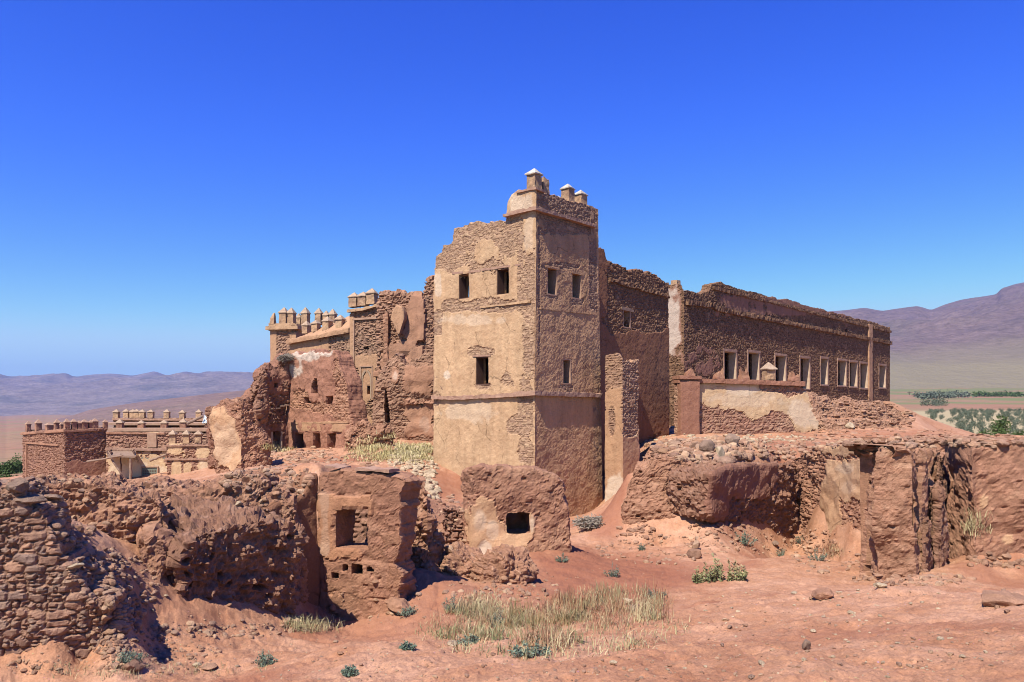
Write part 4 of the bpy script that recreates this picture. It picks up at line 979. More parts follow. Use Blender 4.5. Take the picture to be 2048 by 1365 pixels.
# heap of rubble and lumps on the terrace behind the block
# split pillar
f0 = pt(856, 18.6); fp_ = Path([onl(f0, rot(-20), 812), f0, f0 + rot(60) * 1.35])
fw = thing('broken_pillar', 'jagged mud pillar split off between the two window walls', 'ruined wall', (*f0, -4.2))
slab('pillar', fp_, [(0, 812, 990), (0, 818, 966), (0, 832, 962), (0, 846, 960), (1, 862, 990), (1, 872, 1030), (1, 884, 1048), (1, 895, 1078)], -4.7, M['mud'], fw, (), .95, .04, dict(MUD, peb=.075, und=.2, undf=1.2), rnd=.12, jag=(.2, .1), tough=(.12, 2))
# low stones between
i0 = pt(882, 24.0)
t, p = mudwall('short dark stone stack in the gap left of the pale window wall', [i0, onl(i0, rot(5), 945)], [(0, 882, 1022), (0, 905, 1016), (0, 925, 1022), (0, 945, 1040)], -4.9, M['brick'], th=.6, cell=.05, st=dict(base=-3, sx=.3, sy=.18, rel=.10, peb=0), name='stone_wall', cat='stone wall', rnd=.06, jag=(.1, .1))
# wall with pale plaster and the small window
g0 = pt(944, 23.0); gp_ = Path([onl(g0, rot(120), 922), g0, onl(g0, rot(4), 1150)])
gw = thing('mud_house_wall', 'rounded red mud wall with pale peeling plaster around a small square window', 'ruined wall', (*g0, -4.5))
slab('wall', gp_, [(0, 922, 945), (0, 930, 940), (1, 950, 938), (1, 1000, 938), (1, 1070, 937), (1, 1098, 944), (1, 1130, 962), (1, 1140, 985), (1, 1150, 1050)], -4.9, M['mud_pale'], gw,
    [(1, 1016, 1028, 1059, 1066), (1, 1042, 1093, 1053, 1114)], .8, .05, dict(MUD, base=-1.3, amp=.5, peb=.03, und=.12, undf=.9, plth=.035, regions=[('e', 965, 1055, 34, 60, 2.6), ('e', 1010, 1080, 60, 34, 2.2), ('e', 1062, 1050, 8, 24, 2.0), ('r', 922, 980, 944, 1120, -.3), ('e', 1000, 1010, 20, 14, 1.0)], white=[('e', 970, 1098, 14, 16, .5), ('e', 960, 1040, 14, 22, .25), ('e', 985, 1060, 12, 20, .25), ('e', 1064, 1050, 5, 18, .4)]), rnd=.09, jag=(0, .22), tough=(.06, 1.4))
gb = Path([pt(990, 24.2), pt(1090, 24.2)])
slab('inner_wall', gb, [(0, 990, 1010), (0, 1090, 1010)], -4.7, M['mud'], gw, (), .3, .1, dict(MUD), back=False)
# two mounds of melted mud
m1 = gpt(922, 19.3); blob('mud_mound', (m1[0], m1[1], m1[2] + .10), (.56, .5, .58), M['mud'], None, 3, .30, 1.5, dict(peb=.05), loc=m1)
tag(bpy.data.objects['mud_mound'], 'smaller left one of two rounded mounds of melted mud', 'mud mound', 'rounded mud mounds')
m2 = gpt(1004, 19.0); o = blob('mud_mound', (m2[0], m2[1], m2[2] + .15), (.66, .6, .68), M['mud'], None, 8, .28, 1.6, dict(peb=.06), loc=m2)
tag(o, 'larger right one of two rounded mounds of melted mud', 'mud mound', 'rounded mud mounds')
# right hand block with the shaded plaster slab
r1 = pt(1402, 28.4); rq = Path([onl(r1, rot(168), 1240), r1])
t, p = mudwall('weathered pink mud wall between the wall stub and the dark plastered block', [rq.q[0], r1],
    [(0, 1240, 1050), (0, 1247, 1000), (0, 1256, 958), (0, 1272, 935), (0, 1300, 918), (0, 1340, 908), (0, 1372, 906), (0, 1400, 918)], -5.2, M['mud'], th=2.2, cell=.05, st=dict(peb=.05, und=.28, undf=.6), rnd=.25, lean=.10)
r2 = pt(1402, 27.8); r3 = onl(r2, rot(43), 1590)
rp_ = Path([r2, r3])
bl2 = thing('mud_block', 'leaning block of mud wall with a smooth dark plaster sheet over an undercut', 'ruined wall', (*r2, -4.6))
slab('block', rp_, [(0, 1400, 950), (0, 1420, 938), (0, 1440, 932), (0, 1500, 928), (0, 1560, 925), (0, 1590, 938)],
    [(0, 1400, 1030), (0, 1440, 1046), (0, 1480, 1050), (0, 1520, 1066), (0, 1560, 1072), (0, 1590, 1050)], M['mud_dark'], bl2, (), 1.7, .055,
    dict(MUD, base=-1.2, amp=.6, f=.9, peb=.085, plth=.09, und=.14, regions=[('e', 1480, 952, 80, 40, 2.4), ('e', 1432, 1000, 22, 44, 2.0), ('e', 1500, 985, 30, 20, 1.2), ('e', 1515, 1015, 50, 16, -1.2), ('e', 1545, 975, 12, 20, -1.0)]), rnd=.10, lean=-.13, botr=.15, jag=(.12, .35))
# terrace wall with plaster patch
t0 = pt(1540, 35.0); t1 = pt(1727, 27.6); tq = Path([t0, t1, t1 + R2 * .9])
tw = thing('terrace_wall', 'terrace wall of red stone with a peeling pale plaster patch beside a dark slot', 'wall', (*t1, -4.6))
slab('wall', tq, [(0, 1540, 935), (0, 1584, 915), (0, 1600, 900), (0, 1660, 896), (0, 1700, 890), (0, 1727, 892), (1, 1745, 900)], -6.2, M['mud_pale'], tw, (), 1.0, .05,
    dict(MUD, base=-1.4, amp=.5, f=.8, sx=.36, sy=.15, rel=.05, peb=.025, plth=.04, und=.14, regions=[('r', 1655, 920, 1726, 1000, 2.5), ('e', 1655, 1010, 14, 60, 2.2), ('e', 1672, 1040, 14, 46, 2.0), ('e', 1690, 900, 40, 14, 1.5), ('e', 1615, 1000, 32, 50, 1.0), ('e', 1620, 940, 40, 30, -1)], white=[('e', 1694, 938, 24, 14, .2), ('e', 1700, 975, 18, 12, .12)]), rnd=.08, lean=.03, tough=(.08, 1.5))
u0_ = pt(1733, 28.6)
t, p = mudwall('earth and stone bank between the plaster patch and the cracked pillar', [u0_, onl(u0_, rot(-10), 1990)], [(0, 1733, 905), (0, 1760, 896), (0, 1800, 890), (0, 1900, 888), (0, 1990, 886)], -5.2, M['mud'], th=1.2, cell=.055, st=dict(base=-2, sx=.5, sy=.2, rel=.05, peb=.03, und=.15), rnd=.2)
# cracked pillar
v1 = pt(1828, 18.3); vp = Path([onl(v1, rot(160), 1742), v1, onl(v1, rot(56), 1932)])
vw = thing('broken_pillar', 'massive pinkish pillar of mud wall, its right side split into dark upright slabs', 'ruined wall', (*v1, -4.2))
slab('pillar', vp, [(0, 1742, 925), (0, 1760, 900), (0, 1800, 886), (0, 1832, 890), (1, 1842, 905), (1, 1856, 912), (1, 1868, 900), (1, 1890, 905), (1, 1927, 930)], -5.0, M['mud'], vw, (), 1.3, .036,
    dict(MUD, peb=.032, pebs=.10, und=.18, undf=.8, groove=.34, gfrom=vp.cum[1]), rnd=.10, lean=.015, jag=(.1, .12), tough=(.10, 2), steps=.08)
# upright slabs that have come away on its right side
for i, (a, b, ty, by, off, lab) in enumerate(((1836, 1848, 1030, 1160, -.22, 0), (1852, 1864, 960, 1160, -.34, 0), (1868, 1880, 912, 1140, -.20, 0), (1885, 1897, 900, 1135, -.36, 0), (1902, 1911, 960, 1140, -.18, 0), (1914, 1928, 928, 1140, -.30, 0))):
    bt = vp.uz(1, (a + b) / 2, by + 30)[1]
    slab('split_slab', vp, [(1, a, ty + 22), (1, a + 4, ty), (1, b - 3, ty + 10), (1, b, ty + 34)], bt, M['mud_dark'], vw, (), .16, .04, dict(MUD, peb=.035, groove=.10, und=.14, undf=1.0), w0=off, rnd=.05, jag=(.05, .05), tough=(.08, 3), lean=.01)
# far right wall
x0 = pt(1948, 20.1)
t, p = mudwall('broad red earth wall running out of the picture on the right', [x0, onl(x0, rot(-5), 2420)], [(0, 1948, 905), (0, 1956, 888), (0, 2000, 884), (0, 2048, 886), (0, 2420, 880)], -4.8, M['mud_pale'], th=1.6, cell=.06, st=dict(base=-1.35, amp=.5, peb=.03, und=.28, undf=.6, regions=[('e', 2015, 1080, 14, 10, 1.4), ('e', 1972, 1005, 8, 14, 1.8)]), rnd=.12, lean=.05)
y0 = pt(1900, 25.0)
t, p = mudwall('narrow strip of loose stones in the slot beside the cracked pillar', [y0, onl(y0, rot(0), 1985)], [(0, 1900, 918), (0, 1940, 905), (0, 1985, 900)], -4.9, M['brick'], th=.7, cell=.05, st=dict(base=-3, sx=.26, sy=.13, rel=.10, peb=0), name='stone_wall', cat='stone wall', rnd=.05)

# low broken walls stepping down over the rubble below the long wing
q1 = pt(1622, 51.5)
t, p = mudwall('low stepped remains of stone walls on the rubble slope, right of the peeling courtyard wall', [q1, onl(q1, rot(14), 1845)],
    [(0, 1622, 800), (0, 1632, 788), (0, 1660, 787), (0, 1686, 792), (0, 1690, 800), (0, 1715, 800), (0, 1720, 792), (0, 1742, 796), (0, 1748, 806), (0, 1775, 808), (0, 1790, 802), (0, 1812, 806), (0, 1834, 812), (0, 1836, 826), (0, 1845, 840)], -2.2, M['rubble_dark'], th=1.6, cell=.07, st=dict(base=-3, sx=.55, sy=.16, rel=.07, peb=.03, und=.3, undf=.5), name='stone_wall', cat='ruined wall', rnd=.15, lean=.45, tough=(.22, 1.2), steps=.2, jag=(.1, .5))
q2 = pt(1650, 48.6)
t, p = mudwall('lowest broken course of flat stones at the foot of the rubble slope', [q2, onl(q2, rot(2), 1850)],
    [(0, 1650, 846), (0, 1690, 838), (0, 1730, 842), (0, 1780, 838), (0, 1830, 846), (0, 1850, 862)], -2.0, M['rubble_dark'], th=1.2, cell=.07, st=dict(base=-3, sx=.6, sy=.15, rel=.07, peb=.03, und=.25, undf=.6), name='stone_wall', cat='ruined wall', rnd=.15, lean=.6, tough=(.25, 1.1), steps=.15, jag=(.5, .6))
# ------------------------------------------------------------------ ruined palace left of the tower
# concave court: shaded wall runs along R2, lit wall along -L2 from the inner corner at column 578
q0 = pt(578, 55.0)
qs = Path([q0 - R2 * 5.4, q0 + R2 * .3])
pw = thing('ruined_house', 'ruined red mud house with three dark doorways and one arched niche', 'ruined building', (*q0, -2.6))
ql = Path([q0, onl(q0, -L2, 704)])
slab('wall', ql, [(0, 578, 712), (0, 592, 707), (0, 640, 706), (0, 664, 703), (0, 672, 712), (0, 681, 742), (0, 692, 770), (0, 697, 805), (0, 704, 850)], -4.2, M['mud'], pw,
    [(0, 622, 757, 640, 790, 1.4), (0, 608, 793, 621, 808), (0, 652, 792, 666, 809), (0, 590, 865, 609, 897), (0, 626, 865, 641, 899), (0, 655, 865, 671, 903)], 1.3, .085,
    dict(base=.55, amp=.6, f=.6, sx=.36, sy=.15, rel=.05, plth=.05, und=.12, undf=.8, rough=.03, peb=.035, regions=[('e', 650, 815, 50, 12, -.7), ('r', 672, 700, 705, 830, -2), ('e', 600, 800, 20, 20, -.6)],
         white=[('e', 612, 712, 26, 10, .6), ('e', 655, 706, 14, 7, .6), ('e', 590, 742, 12, 12, .55), ('r', 599, 712, 604, 745, .4)]), tough=(.22, 1.4), rnd=.10, steps=.12, u0=-.35, jag=(0, .25))
qc = ql.cum[1]
ledge(ql, pw, [(0, 584, 845), (0, 698, 843)], .12, .10, M['palace'], 'cornice', .1)
slab('pilaster', ql, [(0, 583, 847), (0, 697, 846)], ql.uz(0, 640, 862)[1], M['palace'], pw, (), .3, .1, dict(base=.6, amp=.4), w0=-.05, back=False)
slab('inner_wall', Path([q0 + R2 * 1.8, onl(q0, -L2, 704) + R2 * 1.8]), [(0, 578, 740), (0, 690, 800)], -4, M['wing_red'], pw, (), .3, .2, {}, back=False)
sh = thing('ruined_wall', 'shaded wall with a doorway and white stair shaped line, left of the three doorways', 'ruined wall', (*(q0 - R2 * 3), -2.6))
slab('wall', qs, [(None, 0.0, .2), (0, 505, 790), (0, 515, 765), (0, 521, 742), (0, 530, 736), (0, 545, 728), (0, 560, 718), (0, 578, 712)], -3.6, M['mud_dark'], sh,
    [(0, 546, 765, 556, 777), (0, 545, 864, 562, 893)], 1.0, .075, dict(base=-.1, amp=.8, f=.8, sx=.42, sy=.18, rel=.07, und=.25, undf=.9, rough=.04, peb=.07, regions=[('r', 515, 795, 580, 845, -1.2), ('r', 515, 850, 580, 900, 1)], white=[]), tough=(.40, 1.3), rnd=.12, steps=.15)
ledge(qs, sh, [(0, 528, 846), (0, 545, 846)], .10, .08, M['cap_tan'], 'stair_edge', .1); ledge(qs, sh, [(0, 529, 818), (0, 560, 815)], .10, .08, M['cap_tan'], 'stair_edge', .1); ledge(qs, sh, [(0, 560, 811), (0, 577, 809)], .10, .08, M['cap_tan'], 'stair_edge', .1)
bars('door_frame', qs, [(qs.u(0, 541), qs.u(0, 545), -2.6, qs.uz(0, 543, 864)[1], -.05, .1), (qs.u(0, 562), qs.u(0, 564), -2.6, qs.uz(0, 563, 864)[1], -.05, .1)], M['cream'], sh)
mm = pt(516, 50.5); mq = Path([onl(mm, L2, 500), mm, mm + R2 * 2])
ms = thing('mud_mass', 'sloping mass of collapsed mud along the left edge of the shaded wall', 'ruined wall', (*mm, -2.6))
slab('wall', mq, [(0, 505, 800), (0, 512, 790), (0, 518, 772), (1, 520, 745), (1, 527, 735), (1, 536, 740)], -4, M['mud_dark'], ms, (), 1.6, .09, dict(MUD, peb=.07, und=.25), rnd=.3, tough=(.25, 1))
# far crenellated tower and its lower roof wall
c0_ = pt(541, 66.0); cq = Path([c0_, onl(c0_, rot(-14), 592)])
ct = thing('crenellated_tower', 'distant tan tower crowded with small pointed merlons, left of the niche tower', 'tower', (*c0_, 3))
ctp = Path([c0_ + rot(76) * 5, c0_, cq.q[1], cq.q[1] + rot(76) * 5], True)
cz = cq.uz(0, 541, 657)[1]
slab('wall', ctp, [(0, cz), (ctp.cum[3], cz)], -1, M['palace'], ct, (), .6, .10, dict(base=.1, amp=.4, f=.6, sx=.4, sy=.16, rel=.08, regions=[('r', 540, 660, 552, 730, 2), ('r', 554, 668, 578, 730, -1.6), ('r', 580, 670, 592, 720, 2), ('r', 538, 655, 592, 668, -1)]), tough=(.04, 1))
ledge(ctp, ct, [(None, .01, cz + .12), (None, ctp.cum[3] - .01, cz + .12)], .26, .30, M['merlon'], 'cornice', .12, tough=.08)
slab('parapet', ctp, [(0, cz + .35), (ctp.cum[3], cz + .35)], cz - .2, M['merlon'], ct, (), .4, .14, dict(base=.1), w0=-.1, tough=(.15, 1))
def cmer(px, pt_, pb, D, w, ang, parent, seed, cap='cap_tan', **k):
    p = pt(px, D); s = D / F; h = (pb - pt_) * s; ch = h * .34
    merlon(parent, (p[0], p[1], (HY - pb) * s), w * s, h - ch, ang, seed, M['merlon'], cap, ch=ch, cw=1.2, **k)
for i, (px, a, b, w) in enumerate(((546, 626, 650, 9), (568, 616, 649, 14), (583, 617, 649, 13))): cmer(px, a, b, 66.0, w, -.24, ct, 60 + i, ragged=.4 if i == 0 else 0, cap=None if i == 0 else 'cap_tan')
for i, (px, a, b, w) in enumerate(((598, 628, 652, 9), (611, 616, 652, 13), (638, 617, 650, 12), (653, 623, 650, 11), (666, 619, 652, 12))): cmer(px, a, b, 67.8, w, -.24, ct, 70 + i)
rr = pt(583, 62.5); rq_ = Path([onl(rr, rot(-30), 580), onl(rr, rot(-30), 702)])
cr = thing('palace_wall', 'cream wall under a slanting pale roof edge, behind the house with three doorways', 'ruined building', (*rr, 2))
slab('wall', rq_, [(0, 580, 684), (0, 640, 672), (0, 702, 660)], 0, M['palace'], cr, (), .8, .09, dict(base=.25, amp=.5, f=.6, sx=.4, sy=.16, rel=.08, regions=[('r', 660, 680, 702, 720, -1), ('r', 585, 685, 650, 705, 1.2)]), tough=(.03, 1))
slab('roof_edge', rq_, [(0, 579, 682), (0, 640, 671), (0, 703, 659)], [(0, 579, 689), (0, 640, 678), (0, 703, 666)], M['palace'], cr, (), 1.6, .12, dict(base=1, amp=.2, rough=.02), w0=-.35, ledge=.85, tough=(.06, 2), back=False)
for i, (px, a, b, w) in enumerate(((613, 644, 668, 13), (632, 641, 664, 13), (655, 634, 662, 14), (681, 631, 659, 14))): cmer(px, a, b, 63.2 - i * 1.0, w, -.4, cr, 80 + i)
# tower with the pointed arch niche
n0_ = pt(760, 56.6); nq = Path([onl(n0_, rot(-24), 701), n0_, n0_ + R2 * 2.5])
nt_ = thing('niche_tower', 'tan tower with three merlons, a blind pointed arch and a broken window', 'tower', (*n0_, -1))
npz = [(0, 701, 622), (0, 730, 618), (0, 752, 612), (0, 760, 612)]
slab('wall', nq, sorted(nq.T(npz) + [(nq.cum[2], nq.T(npz)[-1][1])]), -3, M['palace'], nt_, [(0, 728, 692, 737, 700), (0, 734, 771, 742, 790)], 1.2, .075,
    dict(base=.0, amp=.5, f=.6, sx=.4, sy=.15, rel=.08, plth=.05, regions=[('r', 701, 640, 708, 805, 2), ('r', 757, 640, 764, 800, 1.2), ('r', 705, 618, 762, 640, -1.4), ('r', 715, 645, 750, 700, -1.4), ('e', 734, 730, 20, 12, .3), ('r', 720, 732, 748, 800, 1.3), ('e', 730, 812, 30, 14, -1.2)]), tough=(.04, 1))
ledge(nq, nt_, [(0, 698, 620), (0, 730, 616), (0, 761, 607)], .22, .28, M['merlon'], 'cornice', .1, tough=.05)
for i, (px, a, b) in enumerate(((709, 586, 615), (727, 585, 613), (744, 578, 609))): cmer(px, a, b, nq.at(0, px, b, .35)[1], 17, -.3, nt_, 90 + i)
def niche(path, parent, x0, x1, y0, y1, yb):
    bx = []; U = lambda x: path.u(0, x); Z = lambda y: path.uz(0, (x0 + x1) / 2, y)[1]
    bx += [(U(x0), U(x0) + .10, Z(yb), Z(y0), -.10, .05), (U(x1) - .10, U(x1), Z(yb), Z(y0), -.10, .05), (U(x0), U(x1), Z(y0) - .1, Z(y0), -.11, .05)]
    bars('frame', path, bx, M['tan'], parent)
    cm = (U(x0) + U(x1)) / 2; w = (U(x1) - U(x0)) / 2 * .66; zt_ = Z(y1); bx = []
    for s in (-1, 1):
        for k in range(7):
            a0 = k / 7; a1 = (k + 1) / 7
            f = lambda a: (cm + s * w * math.cos(a * 1.35) , zt_ - (w * 1.75) * (1 - math.sin(a * 1.35) / math.sin(1.35)))
            p_, q_ = f(a0), f(a1)
            bx.append((min(p_[0], q_[0]) - .04, max(p_[0], q_[0]) + .04, min(p_[1], q_[1]) - .03, max(p_[1], q_[1]) + .03, -.085 - .002 * k, .05))
        bx.append((cm + s * w - .045, cm + s * w + .045, Z(yb), zt_ - w * 1.7, -.08, .05))
    bars('arch', path, bx, M['cap_tan'], parent)
niche(nq, nt_, 721, 747, 732, 742, 798)
bars('frame', nq, [(nq.u(0, 708), nq.u(0, 710), -.5, nq.uz(0, 709, 640)[1], -.1, .05), (nq.u(0, 708), nq.u(0, 757), nq.uz(0, 730, 640)[1], nq.uz(0, 730, 636)[1], -.11, .05)], M['tan'], nt_)
# stone and mud wreck between niche tower and main tower
k_ = pt(757, 54.0); kq2 = Path([k_, onl(k_, rot(-10), 880)])
wk = thing('ruined_wall', 'tall broken stone wall plastered with sloping mud, between niche tower and main tower', 'ruined wall', (*k_, -2))
slab('wall', kq2, [(0, 757, 584), (0, 775, 583), (0, 790, 588), (0, 815, 590), (0, 838, 589), (0, 848, 592), (0, 853, 575), (0, 857, 560), (0, 864, 556), (0, 880, 560)], -3, M['mud_rose'], wk, [(0, 804, 705, 823, 724)], 1.0, .08,
    dict(base=-.2, amp=.5, f=.5, sx=.42, sy=.17, rel=.10, peb=.02, plth=.22, und=.25, undf=.35, regions=[('r', 757, 580, 818, 612, -2.4), ('e', 835, 640, 24, 45, 1.8), ('r', 852, 555, 870, 690, -2.2), ('e', 770, 660, 14, 40, -.8), ('r', 780, 690, 870, 740, .6)]), tough=(.08, 1.5), steps=.06)
slab('arch_stub', kq2, [(0, 790, 640), (0, 794, 624), (0, 802, 615), (0, 811, 618), (0, 816, 628)], [(0, 790, 640), (0, 797, 652), (0, 803, 668), (0, 806, 672), (0, 816, 640)], M['palace'], wk, (), .9, .07, dict(base=1, amp=.3, und=.06), w0=-.9, rnd=.1, back=True)
slab('pier', kq2, [(0, 772, 632), (0, 779, 628)], -1.5, M['mud'], wk, (), .5, .08, dict(MUD), w0=-.45, tough=(.05, 1), back=False)
lo = pt(742, 50.0); lq = Path([lo, onl(lo, rot(-6), 880)])
lw_ = thing('ruined_wall', 'lower heap of broken mud walls with a tall doorway, beside the foot of the tower', 'ruined wall', (*lo, -2))
slab('wall', lq, [(0, 742, 800), (0, 752, 775), (0, 763, 742), (0, 772, 716), (0, 785, 700), (0, 800, 705), (0, 808, 728), (0, 826, 728), (0, 838, 715), (0, 852, 690), (0, 880, 690)], -3.4, M['mud_rose'], lw_, [(0, 768, 771, 780, 846)], 1.2, .075,
    dict(MUD, base=-.7, amp=.6, f=.5, sx=.5, sy=.22, rel=.05, peb=.04, plth=.05, und=.25, undf=.5, regions=[('r', 808, 735, 868, 795, 1.0), ('r', 812, 808, 868, 870, 1.6), ('e', 792, 752, 8, 14, 1.8)], white=[('e', 792, 752, 7, 10, .3), ('e', 850, 845, 10, 16, .12)]), tough=(.2, 1.4), rnd=.25)
ledge(lq, lw_, [(0, 812, 800), (0, 868, 797)], .3, .16, M['brick'], 'ledge', .08, tough=.15, rough=.05, steps=.1)
mb = pt(720, 46.5); mq3 = Path([mb, onl(mb, rot(4), 800)])
t, p = mudwall('low jagged lumps of fallen mud wall above the yellow grass slope', [onl(mb, rot(4), 690), onl(mb, rot(4), 782)], [(0, 690, 885), (0, 700, 862), (0, 715, 845), (0, 726, 838), (0, 738, 848), (0, 745, 868), (0, 762, 845), (0, 775, 850), (0, 782, 876)], -3.4, M['mud'], th=1.0, cell=.07, st=dict(peb=.08, und=.3), rnd=.3, tough=(.3, 1.2))
# leaning stub with the big plaster sheet
ls = pt(482, 42.0); lsq = Path([onl(ls, rot(-24), 418), ls, onl(ls, rot(38), 540)])
st_ = thing('wall_stub', 'thick stub of mud wall with a large peeling cream plaster sheet, right of the merlon topped houses', 'ruined wall', (*ls, -4))
st_['label'] = 'thick mud wall stub with a large peeling cream plaster sheet, beyond the earth walls'
slab('wall', lsq, [(0, 418, 850), (0, 426, 825), (0, 437, 803), (0, 455, 806), (0, 470, 800), (1, 486, 796), (1, 500, 794), (1, 512, 812), (1, 522, 850), (1, 540, 872)], -4.6, M['mud_pale'], st_, (), 1.8, .06,
    dict(MUD, base=-1.1, amp=.5, peb=.06, plth=.06, und=.25, undf=.6, regions=[('e', 440, 870, 26, 50, 2.4), ('e', 462, 905, 24, 40, 2.0), ('e', 470, 850, 10, 30, .8)], white=[('e', 450, 890, 26, 40, .14)]), rnd=.3, tough=(.2, 1.3), jag=(.3, 0))

# ------------------------------------------------------------------ merlon topped houses, far left
z1_ = pt(129, 62.0); zl = onl(z1_, L2, 45); zr = onl(z1_, R2, 214)
zp = Path([zl, z1_, zr])
hA = thing('stone_house', 'square brown stone house with a row of stubby merlons, leftmost building', 'house', (*z1_, -5.4))
za = sorted(zp.T([(0, 45, 865), (0, 128, 859)]) + zp.T([(1, 131, 860), (1, 213, 856)]))
slab('wall', zp, za, -6, M['brick'], hA, (), .7, .07, dict(base=-1.2, amp=.3, sx=.40, sy=.13, rel=.07, regions=[('r', 136, 925, 214, 970, 3.0)]), tough=(.04, 1))
ledge(zp, hA, [(0, 44, 866), (0, 128, 860), (1, 131, 861), (1, 214, 857)], .16, .10, M['brick'], 'cornice', .1, st=dict(base=.2))
bars('frame', zp, [(zp.u(0, 55), zp.u(0, 53.5), -6, zp.uz(0, 54, 889)[1], -.10, .05), (zp.u(0, 118), zp.u(0, 53.5), zp.uz(0, 85, 890)[1], zp.uz(0, 85, 887)[1], -.11, .05)], M['brick'], hA) if zp.u(0, 55) < zp.u(0, 53.5) else bars('frame', zp, [(zp.u(0, 53.5), zp.u(0, 55), -6, zp.uz(0, 54, 889)[1], -.10, .05), (zp.u(0, 53.5), zp.u(0, 118), zp.uz(0, 85, 890)[1], zp.uz(0, 85, 887)[1], -.11, .05)], M['brick'], hA)
def hm(parent, px, t_, b_, D, w, seed, ang=AR, cap='cap_brown', mat='brick', wid=None):
    p = pt(px, D); s = D / F; h = (b_ - t_) * s; ch = h * .3 if cap else 0
    k = w * s / 1.25
    merlon(parent, (p[0], p[1], (HY - b_) * s), k, h - ch, ang, seed, M[mat], cap, ch=ch, cw=1.25, wid=wid)
for i, (px, t_, b_, w) in enumerate(((50, 843, 865, 10), (70, 840, 864, 12), (92, 846, 863, 15), (107, 840, 862, 11), (117, 845, 861, 8), (129, 839, 861, 11))):
    u = zp.u(0, px) if px < 128 else zp.cum[1] - .2; xy = zp.pos(np.array([u]), np.array([.25]))[0]; hm(hA, CX + xy[0] / xy[1] * F, t_, b_, xy[1], w, 110 + i)
for i, (px, t_, b_, w) in enumerate(((138, 845, 861, 8), (150, 839, 860, 11), (161, 842, 860, 10), (171, 840, 859, 13), (184, 841, 859, 9), (192, 838, 858, 12), (213, 840, 857, 9))):
    xy = zp.pos(np.array([zp.u(1, px)]), np.array([.25]))[0]; hm(hA, CX + xy[0] / xy[1] * F, t_, b_, xy[1], w, 120 + i)
q = [zl + R2 * .5, z1_ + (R2 + L2) * .5, zr + L2 * .5, zr + L2 * 9]
V = np.array([[*p_, -1.75 + dz] for dz in (0, .25) for p_ in q]); mkmesh('roof', V, np.array([[0, 1, 2, 3], [4, 7, 6, 5], [0, 4, 5, 1], [1, 5, 6, 2], [2, 6, 7, 3], [3, 7, 4, 0]]), M['dark'], hA)
# second house
hd0 = pt(213, 63.5); hB = thing('stone_house', 'long low house with cream lower wall and three stepped rows of merlons', 'house', (*pt(300, 63.5), -5.4))
bq = Path([hd0, onl(hd0, rot(3), 432)])
slab('wall', bq, [(0, 213, 866), (0, 300, 866), (0, 330, 866), (0, 432, 870)], -6, M['cream_on_red'], hB, (), .6, .075, dict(base=-.9, amp=.35, f=.7, sx=.42, sy=.14, rel=.07, plth=.04, regions=[('r', 213, 918, 332, 985, 3), ('r', 296, 868, 314, 896, 2), ('e', 300, 905, 90, 8, .9), ('r', 213, 862, 320, 868, 1.2)], white=[('r', 213, 925, 330, 980, .35)]), tough=(.04, 1))
ledge(bq, hB, [(0, 213, 864), (0, 330, 866)], .14, .12, M['brick'], 'cornice', .12); ledge(bq, hB, [(0, 213, 896), (0, 335, 897)], .2, .2, M['ledge'], 'cornice', .12, tough=.05)
bars('pilaster', bq, [(bq.u(0, 296), bq.u(0, 314), bq.uz(0, 305, 895)[1], bq.uz(0, 305, 866)[1], -.14, .05)], M['tan'], hB, .02)
b2 = pt(334, 61.0); b2q = Path([b2 + rot(93) * 2.5, b2, onl(b2, rot(3), 432)], True)
slab('wall', b2q, sorted([(0, 61 * (825 - 890) / F), (b2q.cum[1], 61 * (825 - 890) / F)] + b2q.T([(1, 380, 889), (1, 432, 887)])), -6, M['cream_on_red'], hB, (), .5, .07, dict(base=-.35, amp=.6, f=.75, sx=.4, sy=.14, rel=.07, plth=.05, regions=[('e', 352, 945, 9, 22, 1.5), ('e', 376, 945, 7, 18, 1.5), ('e', 407, 940, 12, 24, 1.8), ('e', 350, 900, 14, 10, 1.0), ('e', 405, 905, 12, 14, 1.2)], white=[('e', 407, 940, 12, 24, .25)]), tough=(.08, 1))
ledge(b2q, hB, [(1, 334, 890), (1, 420, 889)], .14, .15, M['ledge'], 'cornice', .12, tough=.05); ledge(b2q, hB, [(1, 334, 917), (1, 420, 917)], .14, .12, M['ledge'], 'cornice', .12, tough=.06)
for i, (px, t_, b_) in enumerate(((346, 862, 888), (373, 862, 887), (397, 862, 886))): hm(hB, px, t_, b_, 61.4, 14, 130 + i, .05, 'cap_tan', 'merlon', .3)
b3 = pt(228, 67.0); b3q = Path([onl(b3, rot(0), 228), onl(b3, rot(0), 425)])
slab('wall', b3q, [(0, 228, 860), (0, 425, 858)], -4, M['brick'], hB, (), .5, .1, dict(base=-.5, sx=.42, sy=.14, rel=.06), tough=(.2, 1), back=False)
for i, (px, t_, b_) in enumerate(((240, 840, 862), (283, 842, 861), (329, 841, 861), (367, 838, 862), (417, 842, 862))): hm(hB, px, t_, b_, 66.6, 14, 140 + i, .05, 'cap_tan', 'brick')
b4 = pt(228, 73.0); b4q = Path([onl(b4, rot(0), 227), onl(b4, rot(0), 430)])
slab('wall', b4q, [(0, 227, 837), (0, 430, 837)], -4, M['palace'], hB, (), .6, .12, dict(base=-.2, sx=.42, sy=.14, rel=.06), tough=(.05, 1))
ledge(b4q, hB, [(0, 226, 837), (0, 431, 839)], .16, .16, M['ledge'], 'cornice', .14); 
for i, (px, t_, b_) in enumerate(((233, 820, 837), (253, 819, 836), (266, 820, 836), (274, 819, 836), (285, 820, 837), (302, 820, 837), (334, 820, 837), (365, 821, 838), (398, 820, 838))): hm(hB, px, t_, b_, 73.2, 12, 150 + i, .05, 'cap_tan', 'merlon')
